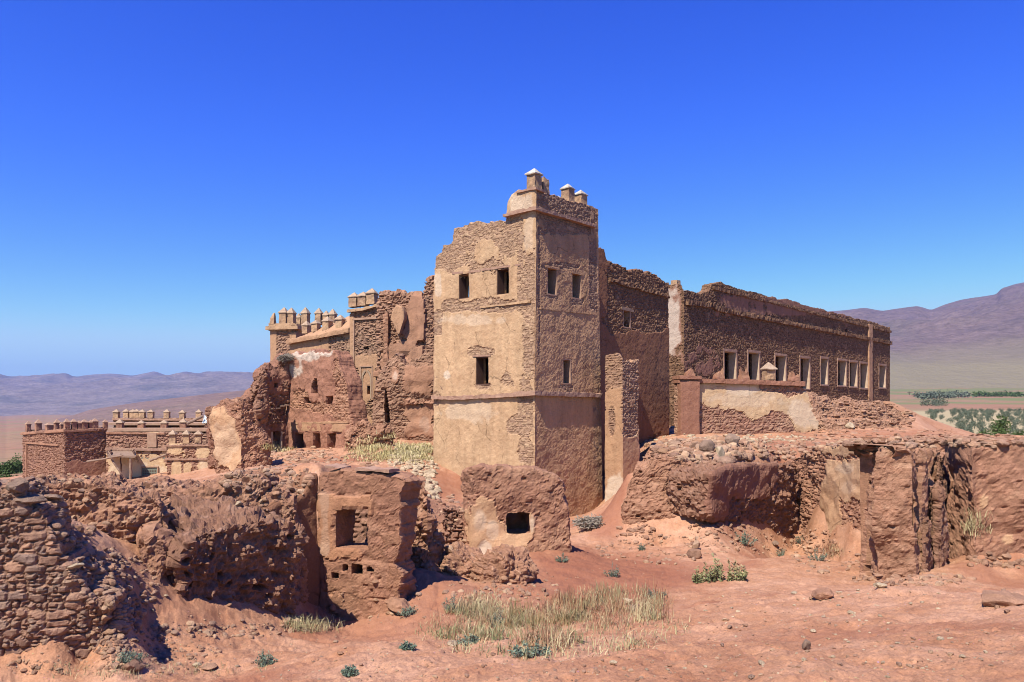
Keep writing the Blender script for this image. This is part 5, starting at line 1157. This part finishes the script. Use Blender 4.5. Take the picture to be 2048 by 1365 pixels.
V = np.array([[*pt(x, D), z_] for z_ in (-1.55, -1.3) for x, D in ((216, 64.2), (430, 64.4), (430, 67.0), (216, 67.0))]); mkmesh('roof', V, np.array([[0, 1, 2, 3], [4, 7, 6, 5], [0, 4, 5, 1], [1, 5, 6, 2], [2, 6, 7, 3], [3, 7, 4, 0]]), M['tan'], hB)
V = np.array([[*pt(x, D), z_] for z_ in (-1.1, -.9) for x, D in ((216, 67.6), (430, 67.6), (430, 73.0), (216, 73.0))]); mkmesh('roof', V, np.array([[0, 1, 2, 3], [4, 7, 6, 5], [0, 4, 5, 1], [1, 5, 6, 2], [2, 6, 7, 3], [3, 7, 4, 0]]), M['tan'], hB)
# painted wooden door with rows of little openings
dq = bq; dz = lambda y: bq.uz(0, 300, y)[1]
dr = bars('door', bq, [(bq.u(0, 285), bq.u(0, 316), dz(985), dz(936), -.10, .02)], M['teal'], hB, .004)
bx = []
for r_ in range(5):
    for c_ in range(8):
        ua = bq.u(0, 288 + c_ * 3.3); bx.append((ua, ua + .07, dz(941 + r_ * 5.0 + 2.4), dz(941 + r_ * 5.0), -.112, -.09))
lt = bars('lattice', bq, bx, M['wood_dark'], dr, .0); lt['kind'] = 'stuff'
bars('frame', bq, [(bq.u(0, 283.5), bq.u(0, 285.5), dz(985), dz(934), -.16, .02), (bq.u(0, 315.5), bq.u(0, 318), dz(985), dz(934), -.16, .02), (bq.u(0, 283.5), bq.u(0, 318), dz(935), dz(933), -.17, .02)], M['tan'], dr)
bars('painted_band', bq, [(bq.u(0, 246), bq.u(0, 330), dz(919), dz(915), -.03, .02)], M['teal'], hB, .01)
def lp3(px, py, D): return P3(px, py, D)
pole('pole', lp3(261.5, 990, 60.8), lp3(261.5, 918, 60.8), .12, .10, M['wood'], 'upright wooden post on the ground in front of the cream house wall', 'post', seed=1)
pole('pole', lp3(213, 903, 60.5), lp3(246, 954, 60.6), .08, .07, M['wood'], 'long wooden pole leaning diagonally against the cream house wall', 'pole', seed=2)
pole('pole', lp3(174, 924, 60.2), lp3(246, 911, 60.4), .09, .06, M['wood'], 'nearly level pole sticking out across the shaded house wall', 'pole', seed=3)
pole('pole', lp3(241.5, 968, 61.6), lp3(241.5, 908, 61.6), .06, .05, M['wood_dark'], 'thin dark upright post left of the thicker post', 'post', seed=4)
pole('pole', lp3(300, 922, 61.2), lp3(333, 909, 60.9), .10, .07, M['wood'], 'short beam slanting above the painted door', 'pole', seed=5)
pole('pole', lp3(374, 848, 66.0), lp3(405, 833, 67.0), .13, .10, M['wood'], 'beam slanting up from the roof to the metal lattice', 'pole', seed=6)
cn = thing('canopy', 'small sagging wooden canopy over the cream wall', 'canopy', lp3(240, 910, 62.5))
V = np.array([P3(x, y, D) for D in (63.4, 61.0) for x, y in ((214, 902), (272, 903), (270, 907), (216, 905))]); V[4:, 2] -= .35
mkmesh('board', V, np.array([[0, 1, 2, 3], [4, 7, 6, 5], [0, 4, 5, 1], [1, 5, 6, 2], [2, 6, 7, 3], [3, 7, 4, 0]]), M['wood'], cn)
for px in (222, 268): V, Q, T = tube(P3(px, 908, 61.2), P3(px, 900, 63.3), .05, .05); mkmesh('bracket', V, [Q, T], M['wood_dark'], cn)
# pale metal lattice standing on the roof
ml = thing('metal_lattice', 'pale metal lattice frame leaning on the roof behind the merlons', 'metal frame', P3(416, 850, 66))
def latt(a, b, r=.035): V, Q, T = tube(P3(*a, 66.0 + (850 - a[1]) * .03), P3(*b, 66.0 + (850 - b[1]) * .03), r, r, 5, 2, 0, 0); return V, Q, T
cor = [(405, 847), (429, 843), (434, 822), (413, 821)]
Vs, Qs, Ts, c_ = [], [], [], 0
def addl(a, b):
    global c_
    V, Q, T = latt(a, b); Vs.append(V); Qs.append(Q + c_); Ts.append(T + c_); c_ += len(V)
for i in range(4): addl(cor[i], cor[(i + 1) % 4])
mkmesh('frame', np.concatenate(Vs), [np.concatenate(Qs), np.concatenate(Ts)], M['metal'], ml)
Vs, Qs, Ts, c_ = [], [], [], 0
for k in range(1, 7):
    f = k / 7; addl((405 + 24 * f, 847 - 4 * f), (413 + 21 * min(1, f + .25), 821 + 1 * f))
for k in range(1, 3):
    f = k / 3; addl((405 + 8 * f, 847 - 26 * f), (429 + 5 * f, 843 - 21 * f))
mkmesh('bars', np.concatenate(Vs), [np.concatenate(Qs), np.concatenate(Ts)], M['metal'], ml).name = 'lattice_grid'
pv = P3(418, 848, 66.6); V = np.array([P3(x, y, 66.9 + (850 - y) * .03) for x, y in cor] + [P3(x, y, 66.96 + (850 - y) * .03) for x, y in cor])
mkmesh('panel', V, np.array([[0, 1, 2, 3], [4, 7, 6, 5], [0, 4, 5, 1], [1, 5, 6, 2], [2, 6, 7, 3], [3, 7, 4, 0]]), M['metal'], ml)
# ------------------------------------------------------------------ loose stones, grass, shrubs, trees
bpy.context.view_layer.update()
DG = bpy.context.evaluated_depsgraph_get()
HZ = bpy.data.objects['haze']; HZ.hide_viewport = True
bpy.context.view_layer.update(); DG = bpy.context.evaluated_depsgraph_get()
def hit(px, py):
    d = Vector(((px - CX) / F, 1.0, (HY - py) / F)).normalized()
    ok, loc, nrm, fi, ob, mx = SC.ray_cast(DG, Vector((0, 0, 0)), d)
    return (np.array(loc), np.array(nrm), ob) if ok else None
def scatter(n, reg, seed, minz=.45, only=None, maxd=90, mind=0):
    """points on the surfaces that show inside ellipses (cx, cy, rx, ry) of the photograph"""
    r = np.random.default_rng(seed); out = []
    A = np.array([e[2] * e[3] for e in reg], float); A /= A.sum()
    for k in r.choice(len(reg), n, p=A):
        e = reg[k]; a = r.uniform(0, 6.2832); q = math.sqrt(r.uniform())
        h = hit(e[0] + e[2] * q * math.cos(a), e[1] + e[3] * q * math.sin(a))
        if h is None or h[1][2] < minz or h[0][1] > maxd or h[0][1] < mind: continue
        if only and not h[2].name.startswith(only): continue
        out.append(h[0])
    return np.array(out)
def sizes(n, lo, hi, seed, pw=2.5):
    return lo + (hi - lo) * np.random.default_rng(seed).uniform(size=n) ** pw
def field(label_name, reg, n, lo, hi, mat, seed, minz=.35, only=None, pw=2.5, flat=1.0, mind=0):
    p = scatter(n, reg, seed, minz, only, 90, mind)
    if len(p) == 0: return
    return rubble(label_name, p, sizes(len(p), lo, hi, seed, pw), M[mat], seed=seed, flat=flat)
field('rubble', [(825, 935, 48, 48), (850, 985, 30, 25)], 900, .05, .24, 'rock_pale', 1, mind=30)
field('rubble', [(1720, 835, 110, 48), (1640, 860, 60, 25), (1780, 830, 60, 25)], 900, .04, .26, 'rubble_dark', 2, flat=.55, mind=40)
field('rubble', [(1400, 893, 110, 14), (1420, 912, 80, 16)], 420, .08, .34, 'rock', 3)
field('rubble', [(1640, 888, 420, 10), (1560, 905, 100, 14)], 900, .04, .20, 'rock', 4)
field('rubble', [(540, 965, 100, 35), (480, 1010, 60, 30)], 420, .03, .14, 'rock', 5, mind=16)
field('rubble', [(450, 1262, 170, 14), (240, 1170, 80, 60), (225, 1260, 60, 60)], 800, .015, .085, 'rock', 6)
field('rubble', [(760, 1190, 80, 60), (620, 1250, 60, 20), (1000, 1180, 120, 30)], 420, .02, .11, 'rock', 7)
field('rubble', [(120, 1335, 160, 16), (320, 1310, 120, 40)], 420, .012, .06, 'rock', 8)
field('rubble', [(290, 958, 260, 16), (150, 985, 100, 25), (270, 1040, 90, 14)], 300, .02, .09, 'rock', 9)
field('rubble', [(1320, 1100, 130, 30), (1500, 1085, 130, 24), (1650, 1120, 70, 30), (1840, 1160, 110, 12), (1990, 1130, 60, 10)], 620, .025, .13, 'rock', 10)
field('rubble', [(640, 925, 120, 25), (600, 905, 70, 18)], 520, .05, .25, 'rock', 11, mind=28)
field('rubble', [(905, 1045, 50, 60)], 140, .05, .18, 'rock', 12)
field('gravel', [(1024, 1290, 1050, 75), (1500, 1190, 540, 70), (1250, 1120, 250, 50)], 2000, .006, .030, 'rock', 13, only='ground', pw=3)
field('gravel', [(1024, 1320, 1050, 45), (1700, 1230, 360, 60)], 170, .012, .045, 'rock_pale', 14, only='ground', pw=3.5)
field('rubble', [(1330, 870, 60, 18), (1500, 878, 140, 8)], 300, .05, .2, 'rock_pale', 15)
field('rubble', [(1950, 880, 110, 10), (1880, 872, 50, 14), (1800, 880, 80, 10)], 700, .03, .20, 'rubble_dark', 16, flat=.6, minz=.3)
field('rubble', [(1290, 905, 60, 20), (1340, 890, 60, 16), (1500, 885, 140, 8)], 420, .03, .16, 'rubble_dark', 17, flat=.6)
field('rubble', [(1270, 1070, 40, 30), (1440, 1060, 70, 14), (1620, 1080, 60, 24), (1760, 1160, 60, 10), (2000, 1120, 60, 14)], 420, .02, .15, 'rubble_dark', 18)
field('rubble', [(200, 1150, 60, 60), (240, 1220, 50, 50), (150, 1060, 40, 40)], 520, .02, .12, 'rock', 19)
# stones one can point at
def rock(px, py, wpx, label, mat, seed, flat=.55, sink=.25, group=None, asp=1.0):
    h = hit(px, py)
    if h is None: return
    D = h[0][1]; s = wpx / F * D / 2
    V = spin(rock_verts(seed, flat, ICO3 if wpx > 40 else ico(3), .3) * s * np.array([1, asp, 1]), seed * 1.3, .12)
    n = len(V); V = V + .05 * s * fbm(V / s * 3, 4, seed)[:, None]
    c = h[0] + np.array([0, s * .3, flat * s * (1 - 2 * sink)])
    o = mkmesh('rock', V + c, ICO3[1] if wpx > 40 else ico(3)[1], M[mat], None, dict(pl=np.zeros(n), rn=np.full(n, (seed * .37) % 1), jt=np.zeros(n), wh=np.zeros(n)), loc=h[0])
    tag(o, label, 'rock', group)
for a in ((1614, 1300, 26, 'dark grey stone alone on the bare foreground slope', 'rock_grey', 1, .8, .15), (1761, 1176, 30, 'flat greenish grey stone at the foot of the cracked pillar', 'rock_pale', 2, .5, .2), (1786, 1172, 18, 'small brown stone right of the flat grey stone by the pillar', 'rock', 3, .7, .2),
          (1645, 1195, 56, 'half buried brown boulder on the slope below the terrace wall', 'mud', 4, .5, .3), (2010, 1212, 110, 'broad half buried red boulder at the right edge of the foreground', 'mud', 5, .42, .35), (1523, 1330, 20, 'pale stone near the bottom edge, right of centre', 'rock_pale', 6, .5, .2),
          (1228, 1330, 18, 'pale round stone near the bottom edge in the middle', 'rock_pale', 7, .6, .2), (1504, 1358, 18, 'dark stone at the very bottom edge', 'rock_grey', 8, .5, .2), (418, 1338, 34, 'flat brown stone in the lower left foreground', 'rock', 9, .35, .2), (392, 1335, 18, 'small pale stone beside a flat brown stone, lower left', 'rock_pale', 10, .6, .2),
          (262, 1342, 46, 'angular brown rock below the green shrub, lower left', 'rock', 11, .7, .2), (228, 1338, 20, 'small grey brown stone left of the angular rock', 'rock', 12, .8, .2), (148, 1136, 36, 'pale flat slab stone on the bank beside the dry stone wall', 'rock_pale', 13, .3, .2, ), (30, 985, 60, 'large dark boulder on top of the dry stone wall', 'rock_grey', 14, .7, .2),
          (320, 1262, 26, 'dark stone at the foot of the big mud block', 'rock_grey', 15, .6, .2), (318, 1278, 22, 'brown stone in front of the big mud block', 'rock', 16, .5, .2), (666, 1222, 26, 'round mud lump at the foot of the window wall', 'mud', 17, .8, .25), (1392, 1100, 22, 'upper stone of a small stack on the slope', 'rock', 18, 1.0, .1), (1390, 1118, 30, 'lower stone of a small stack on the slope', 'rock', 19, .9, .2),
          (1550, 1092, 20, 'dark stone under the plastered mud block', 'rock_grey', 20, .7, .2), (795, 1225, 70, 'rounded boulder right of the window wall foot', 'mud', 21, .6, .3), (1415, 905, 34, 'large pinkish stone on top of the rubble heap', 'rock_grey', 22, .9, .15), (1440, 918, 30, 'large pale stone fallen at the front of the rubble heap', 'rock_pale', 23, .9, .15), (1465, 890, 30, 'dark stone at the back of the rubble heap', 'rock_grey', 24, .9, .15),
          (60, 1006, 64, 'flat dark slab on the dry stone wall beneath a boulder', 'rock_grey', 25, .3, .2), (104, 998, 40, 'grey slab jutting from the crumbling earth wall', 'rock_grey', 26, .3, .2), (680, 1310, 16, 'small reddish stone in the foreground below the window wall', 'rock', 27, .6, .2), (1270, 1225, 24, 'grey stone half hidden in the tall dry grass', 'rock_grey', 28, .8, .1), (1255, 1210, 22, 'pale stone at the back of the tall dry grass', 'rock_pale', 29, .8, .1), (905, 1292, 36, 'flat pale stone in front of the grass patch', 'rock_pale', 30, .3, .2),
          (1700, 858, 22, 'pale pointed stone on the rubble slope below the long wing', 'rock_pale', 31, .7, .1), (1815, 832, 34, 'flat brown slab at the far end of the rubble slope', 'rock', 32, .35, .1), (475, 1012, 22, 'light stone on top of the big mud block', 'rock_pale', 33, .5, .2)):
    rock(*a[:8])
r_ = np.random.default_rng(77)
for i in range(70):
    px, py = r_.uniform(250, 2040), r_.uniform(1180, 1360)
    if 860 < px < 1360 and py < 1310: continue
    h = hit(px, py)
    if h is None or h[2].name != 'ground': continue
    rock(px, py, r_.uniform(7, 15), 'small loose stone lying on the bare reddish earth', 'rock' if i % 3 else 'rock_pale', 200 + i, .6, .2, 'small loose stones on the bare earth')
# fallen poles on the walls
def pole2(a, b, r, label, seed, mat='wood'):
    ha, hb = hit(*a), hit(*b)
    if ha is None or hb is None: return
    pole('pole', ha[0] + [0, 0, r], hb[0] + [0, 0, r], r, r * .8, M[mat], label, 'pole', seed=seed)
def polef(a, b, D, r, label, seed, mat='wood'): pole('pole', P3(*a, D[0]), P3(*b, D[1]), r, r * .75, M[mat], label, 'pole', seed=seed)
polef((484, 943), (592, 933), (24, 22), .05, 'long pale pole lying on the rubble behind the big mud block', 11)
polef((540, 939), (610, 930), (25, 24), .045, 'second pale pole on the rubble, nearer the window wall', 12)
polef((376, 1019), (428, 1017), (15.6, 15.4), .03, 'short split log over the low stone course', 13)
polef((205, 1018), (212, 1003), (15.0, 15.1), .012, 'thin stick standing in the low earth wall', 14)
# ------------------------------------------------------------------ grass
def blades(name, P, hlo, hhi, mat, seed, w=.012, lean=.35, kind='stuff', per=1, parent=None, loc=None, spread=.05):
    r = np.random.default_rng(seed); P = np.repeat(P, per, 0); n = len(P)
    P = P + np.column_stack([r.normal(size=n) * spread, r.normal(size=n) * spread, -np.full(n, .01)])
    h = r.uniform(hlo, hhi, n); a = r.uniform(0, 6.28, n); l = np.abs(r.normal(size=n)) * lean
    t = np.column_stack([np.cos(a), np.sin(a), 0 * a]); sd = np.column_stack([-np.sin(a + r.normal(size=n)), np.cos(a), 0 * a]) * w * r.uniform(.6, 1.4, n)[:, None]
    m = P + t * (h * l * .35)[:, None] + [0, 0, 1] * (h * .55)[:, None]; e = P + t * (h * l)[:, None] + [0, 0, 1] * (h * (1 - .25 * l))[:, None]
    V = np.stack([P - sd, P + sd, m - sd * .8, m + sd * .8, e - sd * .15, e + sd * .15], 1).reshape(-1, 3)
    b = np.arange(n)[:, None] * 6
    Q = np.concatenate([b + [0, 1, 3, 2], b + [2, 3, 5, 4]])
    rn = np.repeat(np.clip(.5 + (r.uniform(size=n) - .5) * .6 + .75 * fbm(P * np.array([.7, .7, .2]), 3, seed), 0, 1), 6)
    return mkmesh(name, V, Q, M[mat], parent, dict(rn=rn), kind=kind if parent is None and loc is None else None, loc=loc)
def clump(P, f, thr, seed): return P[fbm(P * f, 3, seed) > thr]
P = clump(scatter(1000, [(940, 1250, 72, 38), (1215, 1222, 120, 40), (1060, 1250, 90, 28), (1095, 1290, 46, 12), (960, 1212, 44, 22)], 31, .3, 'ground'), 1.7, .10, 7)
blades('dry_grass', P, .04, .26, 'grass', 31, .0042, .75, per=8, spread=.08)
P = clump(scatter(720, [(1215, 1222, 130, 40), (940, 1250, 72, 36)], 32, .3, 'ground'), 2.4, .28, 9)
blades('dry_grass', P, .12, .40, 'grass', 32, .004, .45, per=6, spread=.05)
P = clump(scatter(420, [(1080, 1245, 70, 24), (1150, 1215, 50, 26)], 30, .3, 'ground'), 2., .0, 4)
blades('dry_grass', P, .06, .26, 'rust', 30, .006, .6, per=7, spread=.08)
P = clump(scatter(360, [(920, 1255, 55, 34), (1110, 1288, 50, 12), (1000, 1270, 30, 16)], 29, .3, 'ground'), 2., .0, 5)
blades('dry_grass', P, .05, .22, 'weed', 29, .005, .7, per=7, spread=.08)
P = scatter(110, [(1060, 1240, 60, 24), (1190, 1215, 70, 30), (1300, 1215, 44, 30), (1330, 1235, 20, 16)], 33, .3, 'ground'); blades('dry_grass', P, .25, .52, 'rust', 33, .005, .25, per=3)
P = scatter(420, [(1100, 1260, 270, 60)], 34, .3, 'ground'); blades('dry_grass', P, .03, .14, 'grass', 34, .004, .8, per=6, spread=.07)
P = clump(scatter(620, [(790, 895, 75, 28), (740, 908, 50, 18), (830, 905, 40, 24), (770, 875, 30, 10)], 35, .2), .5, -.12, 3); blades('dry_grass', P, .08, .30, 'grass_yellow', 35, .016, .8, per=13, spread=.2)
P = scatter(160, [(556, 897, 28, 9)], 36, .2); blades('dry_grass', P, .1, .3, 'grass_yellow', 36, .016, .7, per=8, spread=.15)
P = scatter(110, [(625, 1252, 55, 14)], 37, .2, 'ground'); blades('dry_grass', P, .05, .22, 'grass', 37, .004, .6, per=8, spread=.08)
P = scatter(160, [(1952, 1050, 22, 26), (1660, 1105, 30, 14)], 38, .1); blades('dry_grass', P, .10, .3, 'grass', 38, .006, .5, per=8, spread=.08)
P = scatter(60, [(330, 1345, 200, 16), (180, 1345, 120, 12)], 39, .2, 'ground'); blades('dry_grass', P, .03, .12, 'grass', 39, .003, .6, per=8, spread=.05)
P = scatter(500, [(1185, 1043, 30, 10)], 40, .0); 
# ------------------------------------------------------------------ shrubs
def leaves(P, s, seed, up=.3):
    r = np.random.default_rng(seed); n = len(P)
    a = r.normal(size=(n, 3)); a[:, 2] = a[:, 2] * .7 + up; a /= np.linalg.norm(a, axis=1, keepdims=True)
    b = np.cross(a, r.normal(size=(n, 3))); b /= np.linalg.norm(b, axis=1, keepdims=True) + 1e-9
    L = (s * r.uniform(.6, 1.4, n))[:, None]
    V = np.stack([P, P + a * L * .5 + b * L * .22, P + a * L, P + a * L * .5 - b * L * .22], 1).reshape(-1, 3)
    return V, np.arange(n * 4).reshape(n, 4)
def shrub(px, py, wpx, hpx, label, seed, mat='sage', dens=1.0, cat='shrub', name='shrub', group='low blue green shrubs'):
    h = hit(px, py + hpx * .3)
    if h is None: return
    c = h[0]; D = c[1]; W_, H_ = wpx / F * D / 2, hpx / F * D
    r = np.random.default_rng(seed); root = thing(name, label, cat, c, group)
    ns = int(16 * dens) + 6; LV, LQ, k = [], [], 0; SV, SQ, sk = [], [], 0; rn = []
    for i in range(ns):
        a = r.uniform(0, 6.28); q = math.sqrt(r.uniform()); e = c + np.array([W_ * q * math.cos(a), W_ * .8 * q * math.sin(a), H_ * (1.0 - .75 * q * q) * r.uniform(.4, 1.25)])
        b = c + np.array([W_ * .35 * q * math.cos(a), W_ * .3 * q * math.sin(a), -.02])
        V, Q, T = tube(b, e, .006 * W_ / .25, .002 * W_ / .25, 4, 3, seed + i, .04); SV.append(V); SQ.append(Q + sk); sk += len(V)
        m = 44; t = r.uniform(.15, 1.0, m); P_ = b + (e - b) * t[:, None] + r.normal(size=(m, 3)) * W_ * .04
        V, Q = leaves(P_, max(.03, W_ * .09), seed * 31 + i); LV.append(V); LQ.append(Q + k); k += len(V); rn.append(np.full(len(V), r.uniform()))
    mkmesh('stems', np.concatenate(SV), np.concatenate(SQ), M['twig'], root).name = 'stem'
    mkmesh('foliage', np.concatenate(LV), np.concatenate(LQ), M[mat], root, dict(rn=np.concatenate(rn)))
for i, (px, py, w, h, lab) in enumerate(((262, 1316, 76, 30, 'bright green spiky shrub in front of the dry stone wall'), (532, 1322, 44, 28, 'grey green shrub in the foreground below the big mud block'), (905, 1213, 58, 34, 'green shrub at the back left of the grass patch'), (815, 1224, 50, 20, 'low grey shrub between the boulder and the grass patch'),
        (816, 1294, 34, 16, 'small green shrub left of the grass patch'), (936, 1283, 50, 20, 'blue green shrub along the front of the grass patch'), (994, 1243, 46, 34, 'bushy green shrub inside the grass patch'), (1060, 1302, 92, 28, 'broad teal shrub at the front edge of the grass patch'), (1124, 1119, 32, 18, 'small green shrub below the small square window'), (1225, 1147, 40, 26, 'teal shrub on the red slope in the middle'),
        (1312, 1190, 50, 22, 'teal shrub just behind the right end of the grass patch'), (1285, 1096, 20, 14, 'tiny shrub below the weathered pink wall'), (1490, 1081, 70, 24, 'wide blue green shrub under the dark plastered block'), (1602, 1081, 30, 20, 'green shrub left of the terrace wall foot'), (1635, 1112, 44, 30, 'dark spiky shrub at the foot of the terrace wall'), (1560, 1106, 34, 20, 'pale shrub on the slope between block and terrace wall'), (700, 1345, 40, 16, 'grey shrub at the bottom edge below the window wall'))):
    shrub(px, py, w, h, lab, 300 + i)
# clump of weeds with upright flower spikes
h = hit(1440, 1160); c = h[0]; D = c[1]; wd = thing('weed_clump', 'yellow green weed clump with upright flower spikes on the slope', 'weed', c)
r = np.random.default_rng(5); LV, LQ, SV, SQ, k, sk, rn = [], [], [], [], 0, 0, []
for i in range(46):
    u = r.uniform(-1, 1); b = c + np.array([u * 50 / F * D, r.normal() * .12, -.02]); b[2] = groundz(b[:1], b[1:2])[0] - .02; hh = (52 - 22 * abs(u)) * r.uniform(.4, 1.05) / F * D
    e = b + np.array([r.normal() * .05, r.normal() * .05, hh]); V, Q, T = tube(b, e, .006, .003, 4, 3, i, .02); SV.append(V); SQ.append(Q + sk); sk += len(V)
    m = 34; t = r.uniform(.05, 1, m) ** 1.2; P_ = b + (e - b) * t[:, None]; V, Q = leaves(P_, .07, 900 + i, .4)
    LV.append(V); LQ.append(Q + k); k += len(V); rn.append(np.repeat(np.clip(t * .9 + r.uniform(-.2, .2), 0, 1), 4))
mkmesh('stem', np.concatenate(SV), np.concatenate(SQ), M['weed'], wd, dict(rn=np.full(sk, .5))); mkmesh('foliage', np.concatenate(LV), np.concatenate(LQ), M['weed'], wd, dict(rn=np.concatenate(rn)))
# stork nest and dry twig heap
def twigs(name, label, cat, c, R, H, n, seed, mat='twig', L=.6):
    r = np.random.default_rng(seed); Vs, Qs, k = [], [], 0
    for i in range(n):
        a = r.uniform(0, 6.28); q = math.sqrt(r.uniform()); p = np.array([R * q * math.cos(a), R * q * math.sin(a), H * r.uniform(0, 1) * (1 - .4 * q)]); d = r.normal(size=3); d[2] *= .35; d /= np.linalg.norm(d)
        V, Q, T = tube(c + p - d * L / 2, c + p + d * L / 2, .02 * L / .6, .012 * L / .6, 4, 2, seed + i, .06); Vs.append(V); Qs.append(Q + k); k += len(V)
    o = mkmesh(name, np.concatenate(Vs), np.concatenate(Qs), M[mat], None, loc=c); return tag(o, label, cat)
twigs('bird_nest', 'pale stork nest of twigs on the ruined house corner', 'bird nest', P3(574, 722, 54.6), .5, .5, 420, 3, 'twig', .5)
h = hit(1186, 1052); twigs('dry_bush', 'tangle of dry grey twigs at the foot of the tower', 'dry bush', h[0], .62, .35, 420, 6, 'twig', .5)
h = hit(937, 1108)
# ------------------------------------------------------------------ trees
def crown(c, rad, n, s, seed, lumps=9):
    r = np.random.default_rng(seed); C = r.normal(size=(lumps, 3)) * .42; C[:, 2] = np.abs(C[:, 2]) * .8
    k = r.integers(lumps, size=n); d = r.normal(size=(n, 3)); d /= np.linalg.norm(d, axis=1, keepdims=True)
    P_ = (C[k] + d * (r.uniform(.15, .48, n) ** .7)[:, None]) * np.array(rad) + c
    V, Q = leaves(P_, s, seed + 1, .1)
    rn = np.repeat(np.clip(r.uniform(size=lumps)[k] * .6 + r.uniform(size=n) * .4, 0, 1), 4)
    return V, Q, rn
def tree(px, py_base, D, wpx, hpx, label, seed, mat='tree', group=None, n=1500, cat='tree', name='tree'):
    b = pt(px, D); z = zz(py_base, D); s = D / F; W_, H_ = wpx * s / 2, hpx * s
    root = thing(name, label, cat, (b[0], b[1], z), group)
    V, Q, T = tube((b[0], b[1], z - .2), (b[0] + .05, b[1], z + H_ * .6), .08 * H_ / 3, .04 * H_ / 3, 7, 4, seed, .03); mkmesh('trunk', V, [Q, T], M['bark'], root)
    V, Q, rn = crown(np.array([b[0], b[1], z + H_ * .38]), (W_, W_, H_ * .75), n, max(.16, W_ * .20), seed); mkmesh('crown', V, Q, M[mat], root, dict(rn=rn))
tree(16, 962, 112, 54, 40, 'round dark green tree beside the leftmost house', 1, 'tree', 'green trees left of the houses')
tree(38, 955, 120, 34, 36, 'narrow green tree touching the leftmost house wall', 2, 'tree', 'green trees left of the houses')
tree(-18, 962, 116, 40, 36, 'dark tree cut by the left edge of the picture', 3, 'tree', 'green trees left of the houses')
tree(14, 972, 96, 50, 18, 'low green bush in front of the round tree at the far left', 4, 'tree', 'green trees left of the houses', 900, 'bush', 'bush'); tree(36, 974, 92, 30, 14, 'small green bush at the foot of the leftmost house', 5, 'tree', 'green trees left of the houses', 700, 'bush', 'bush')
tree(2004, 884, 66, 46, 40, 'tallest green bush in front of the orchard, far right', 6, 'tree', 'green bushes in front of the orchard', 1300, 'bush', 'bush'); tree(1972, 884, 66, 34, 18, 'low green bush left of the tallest bush by the orchard', 7, 'tree', 'green bushes in front of the orchard', 800, 'bush', 'bush'); tree(2042, 886, 64, 34, 22, 'green bush at the right edge in front of the orchard', 8, 'tree', 'green bushes in front of the orchard', 800, 'bush', 'bush')
protos = []
for i in range(3):
    V, Q, rn = crown(np.array([0, 0, .75]), (1.05, 1.05, 1.15), 260, .34, 60 + i, 6); T_ = tube((0, 0, -.2), (0, 0, .8), .09, .06, 5, 2, 1, 0)
    V2 = np.concatenate([V, T_[0]]); o = mkmesh('olive_tree', V2, [Q, T_[1] + len(V)], M['olive'], None, dict(rn=np.concatenate([rn, np.zeros(len(T_[0]))])), loc=None); protos.append(o)
r = np.random.default_rng(8); spots = []
for i in range(110):
    for j in range(40):
        D = 112 + j * 5.4; x = 40 + i * 3.3 + .28 * (D - 112) + r.normal() * .3; px = CX + x / D * F
        if D > 276 or px > 2075: continue
        lim = 1858 + max(0, (150 - D)) * 1.2
        if px < lim or (1882 + (D - 112) * .03 < px < 1896 + (D - 112) * .03) or (1986 < px - (D - 150) * .03 < 1996): continue
        if r.uniform() < .10: continue
        spots.append((x, D + r.normal() * .3))
spots = spots[::max(1, -(-len(spots) // 290))]
sx = np.array(spots); sz = groundz(sx[:, 0], sx[:, 1])
for i, ((x, D), z) in enumerate(zip(spots, sz)):
    o = protos[i] if i < 3 else protos[i % 3].copy()
    if i >= 3: COL.objects.link(o)
    k = r.uniform(.5, .75); o.location = (x, D, z); o.rotation_euler = (0, 0, r.uniform(0, 6)); o.scale = (k, k, k * r.uniform(.9, 1.2))
    tag(o, 'young grey green tree in the orchard rows on the pale field', 'tree', 'orchard trees on the pale field')
def wood(name, pts, hgt, n, s, mat, seed):
    r = np.random.default_rng(seed); Vs, Qs, k, R_ = [], [], 0, []
    for (px, D, w) in pts:
        b = pt(px, D); z = groundz(b[:1], b[1:2])[0]
        V, Q, rn = crown(np.array([b[0], b[1], z + hgt * .3]), (w, w, hgt * r.uniform(.7, 1.2)), n, s, r.integers(9999), 5); Vs.append(V); Qs.append(Q + k); k += len(V); R_.append(rn)
    return mkmesh(name, np.concatenate(Vs), np.concatenate(Qs), M[mat], None, dict(rn=np.concatenate(R_)), kind='stuff')
wood('woodland', [(r.uniform(1832, 1935), r.uniform(820, 1000), 6) for _ in range(60)], 4, 60, 2.4, 'olive', 1)
wood('grove', [(r.uniform(1846, 1895), r.uniform(360, 420), 1.6) for _ in range(26)], 3.0, 60, .7, 'olive', 2)
wood('woodland', [(r.uniform(1790, 1850), r.uniform(2300, 2500), 14) for _ in range(26)], 13, 40, 6, 'tree', 3)
wood('woodland', [(r.uniform(1935, 2120), r.uniform(900, 960), 6) for _ in range(50)], 4, 40, 2.5, 'tree', 4)
HZ.hide_viewport = False
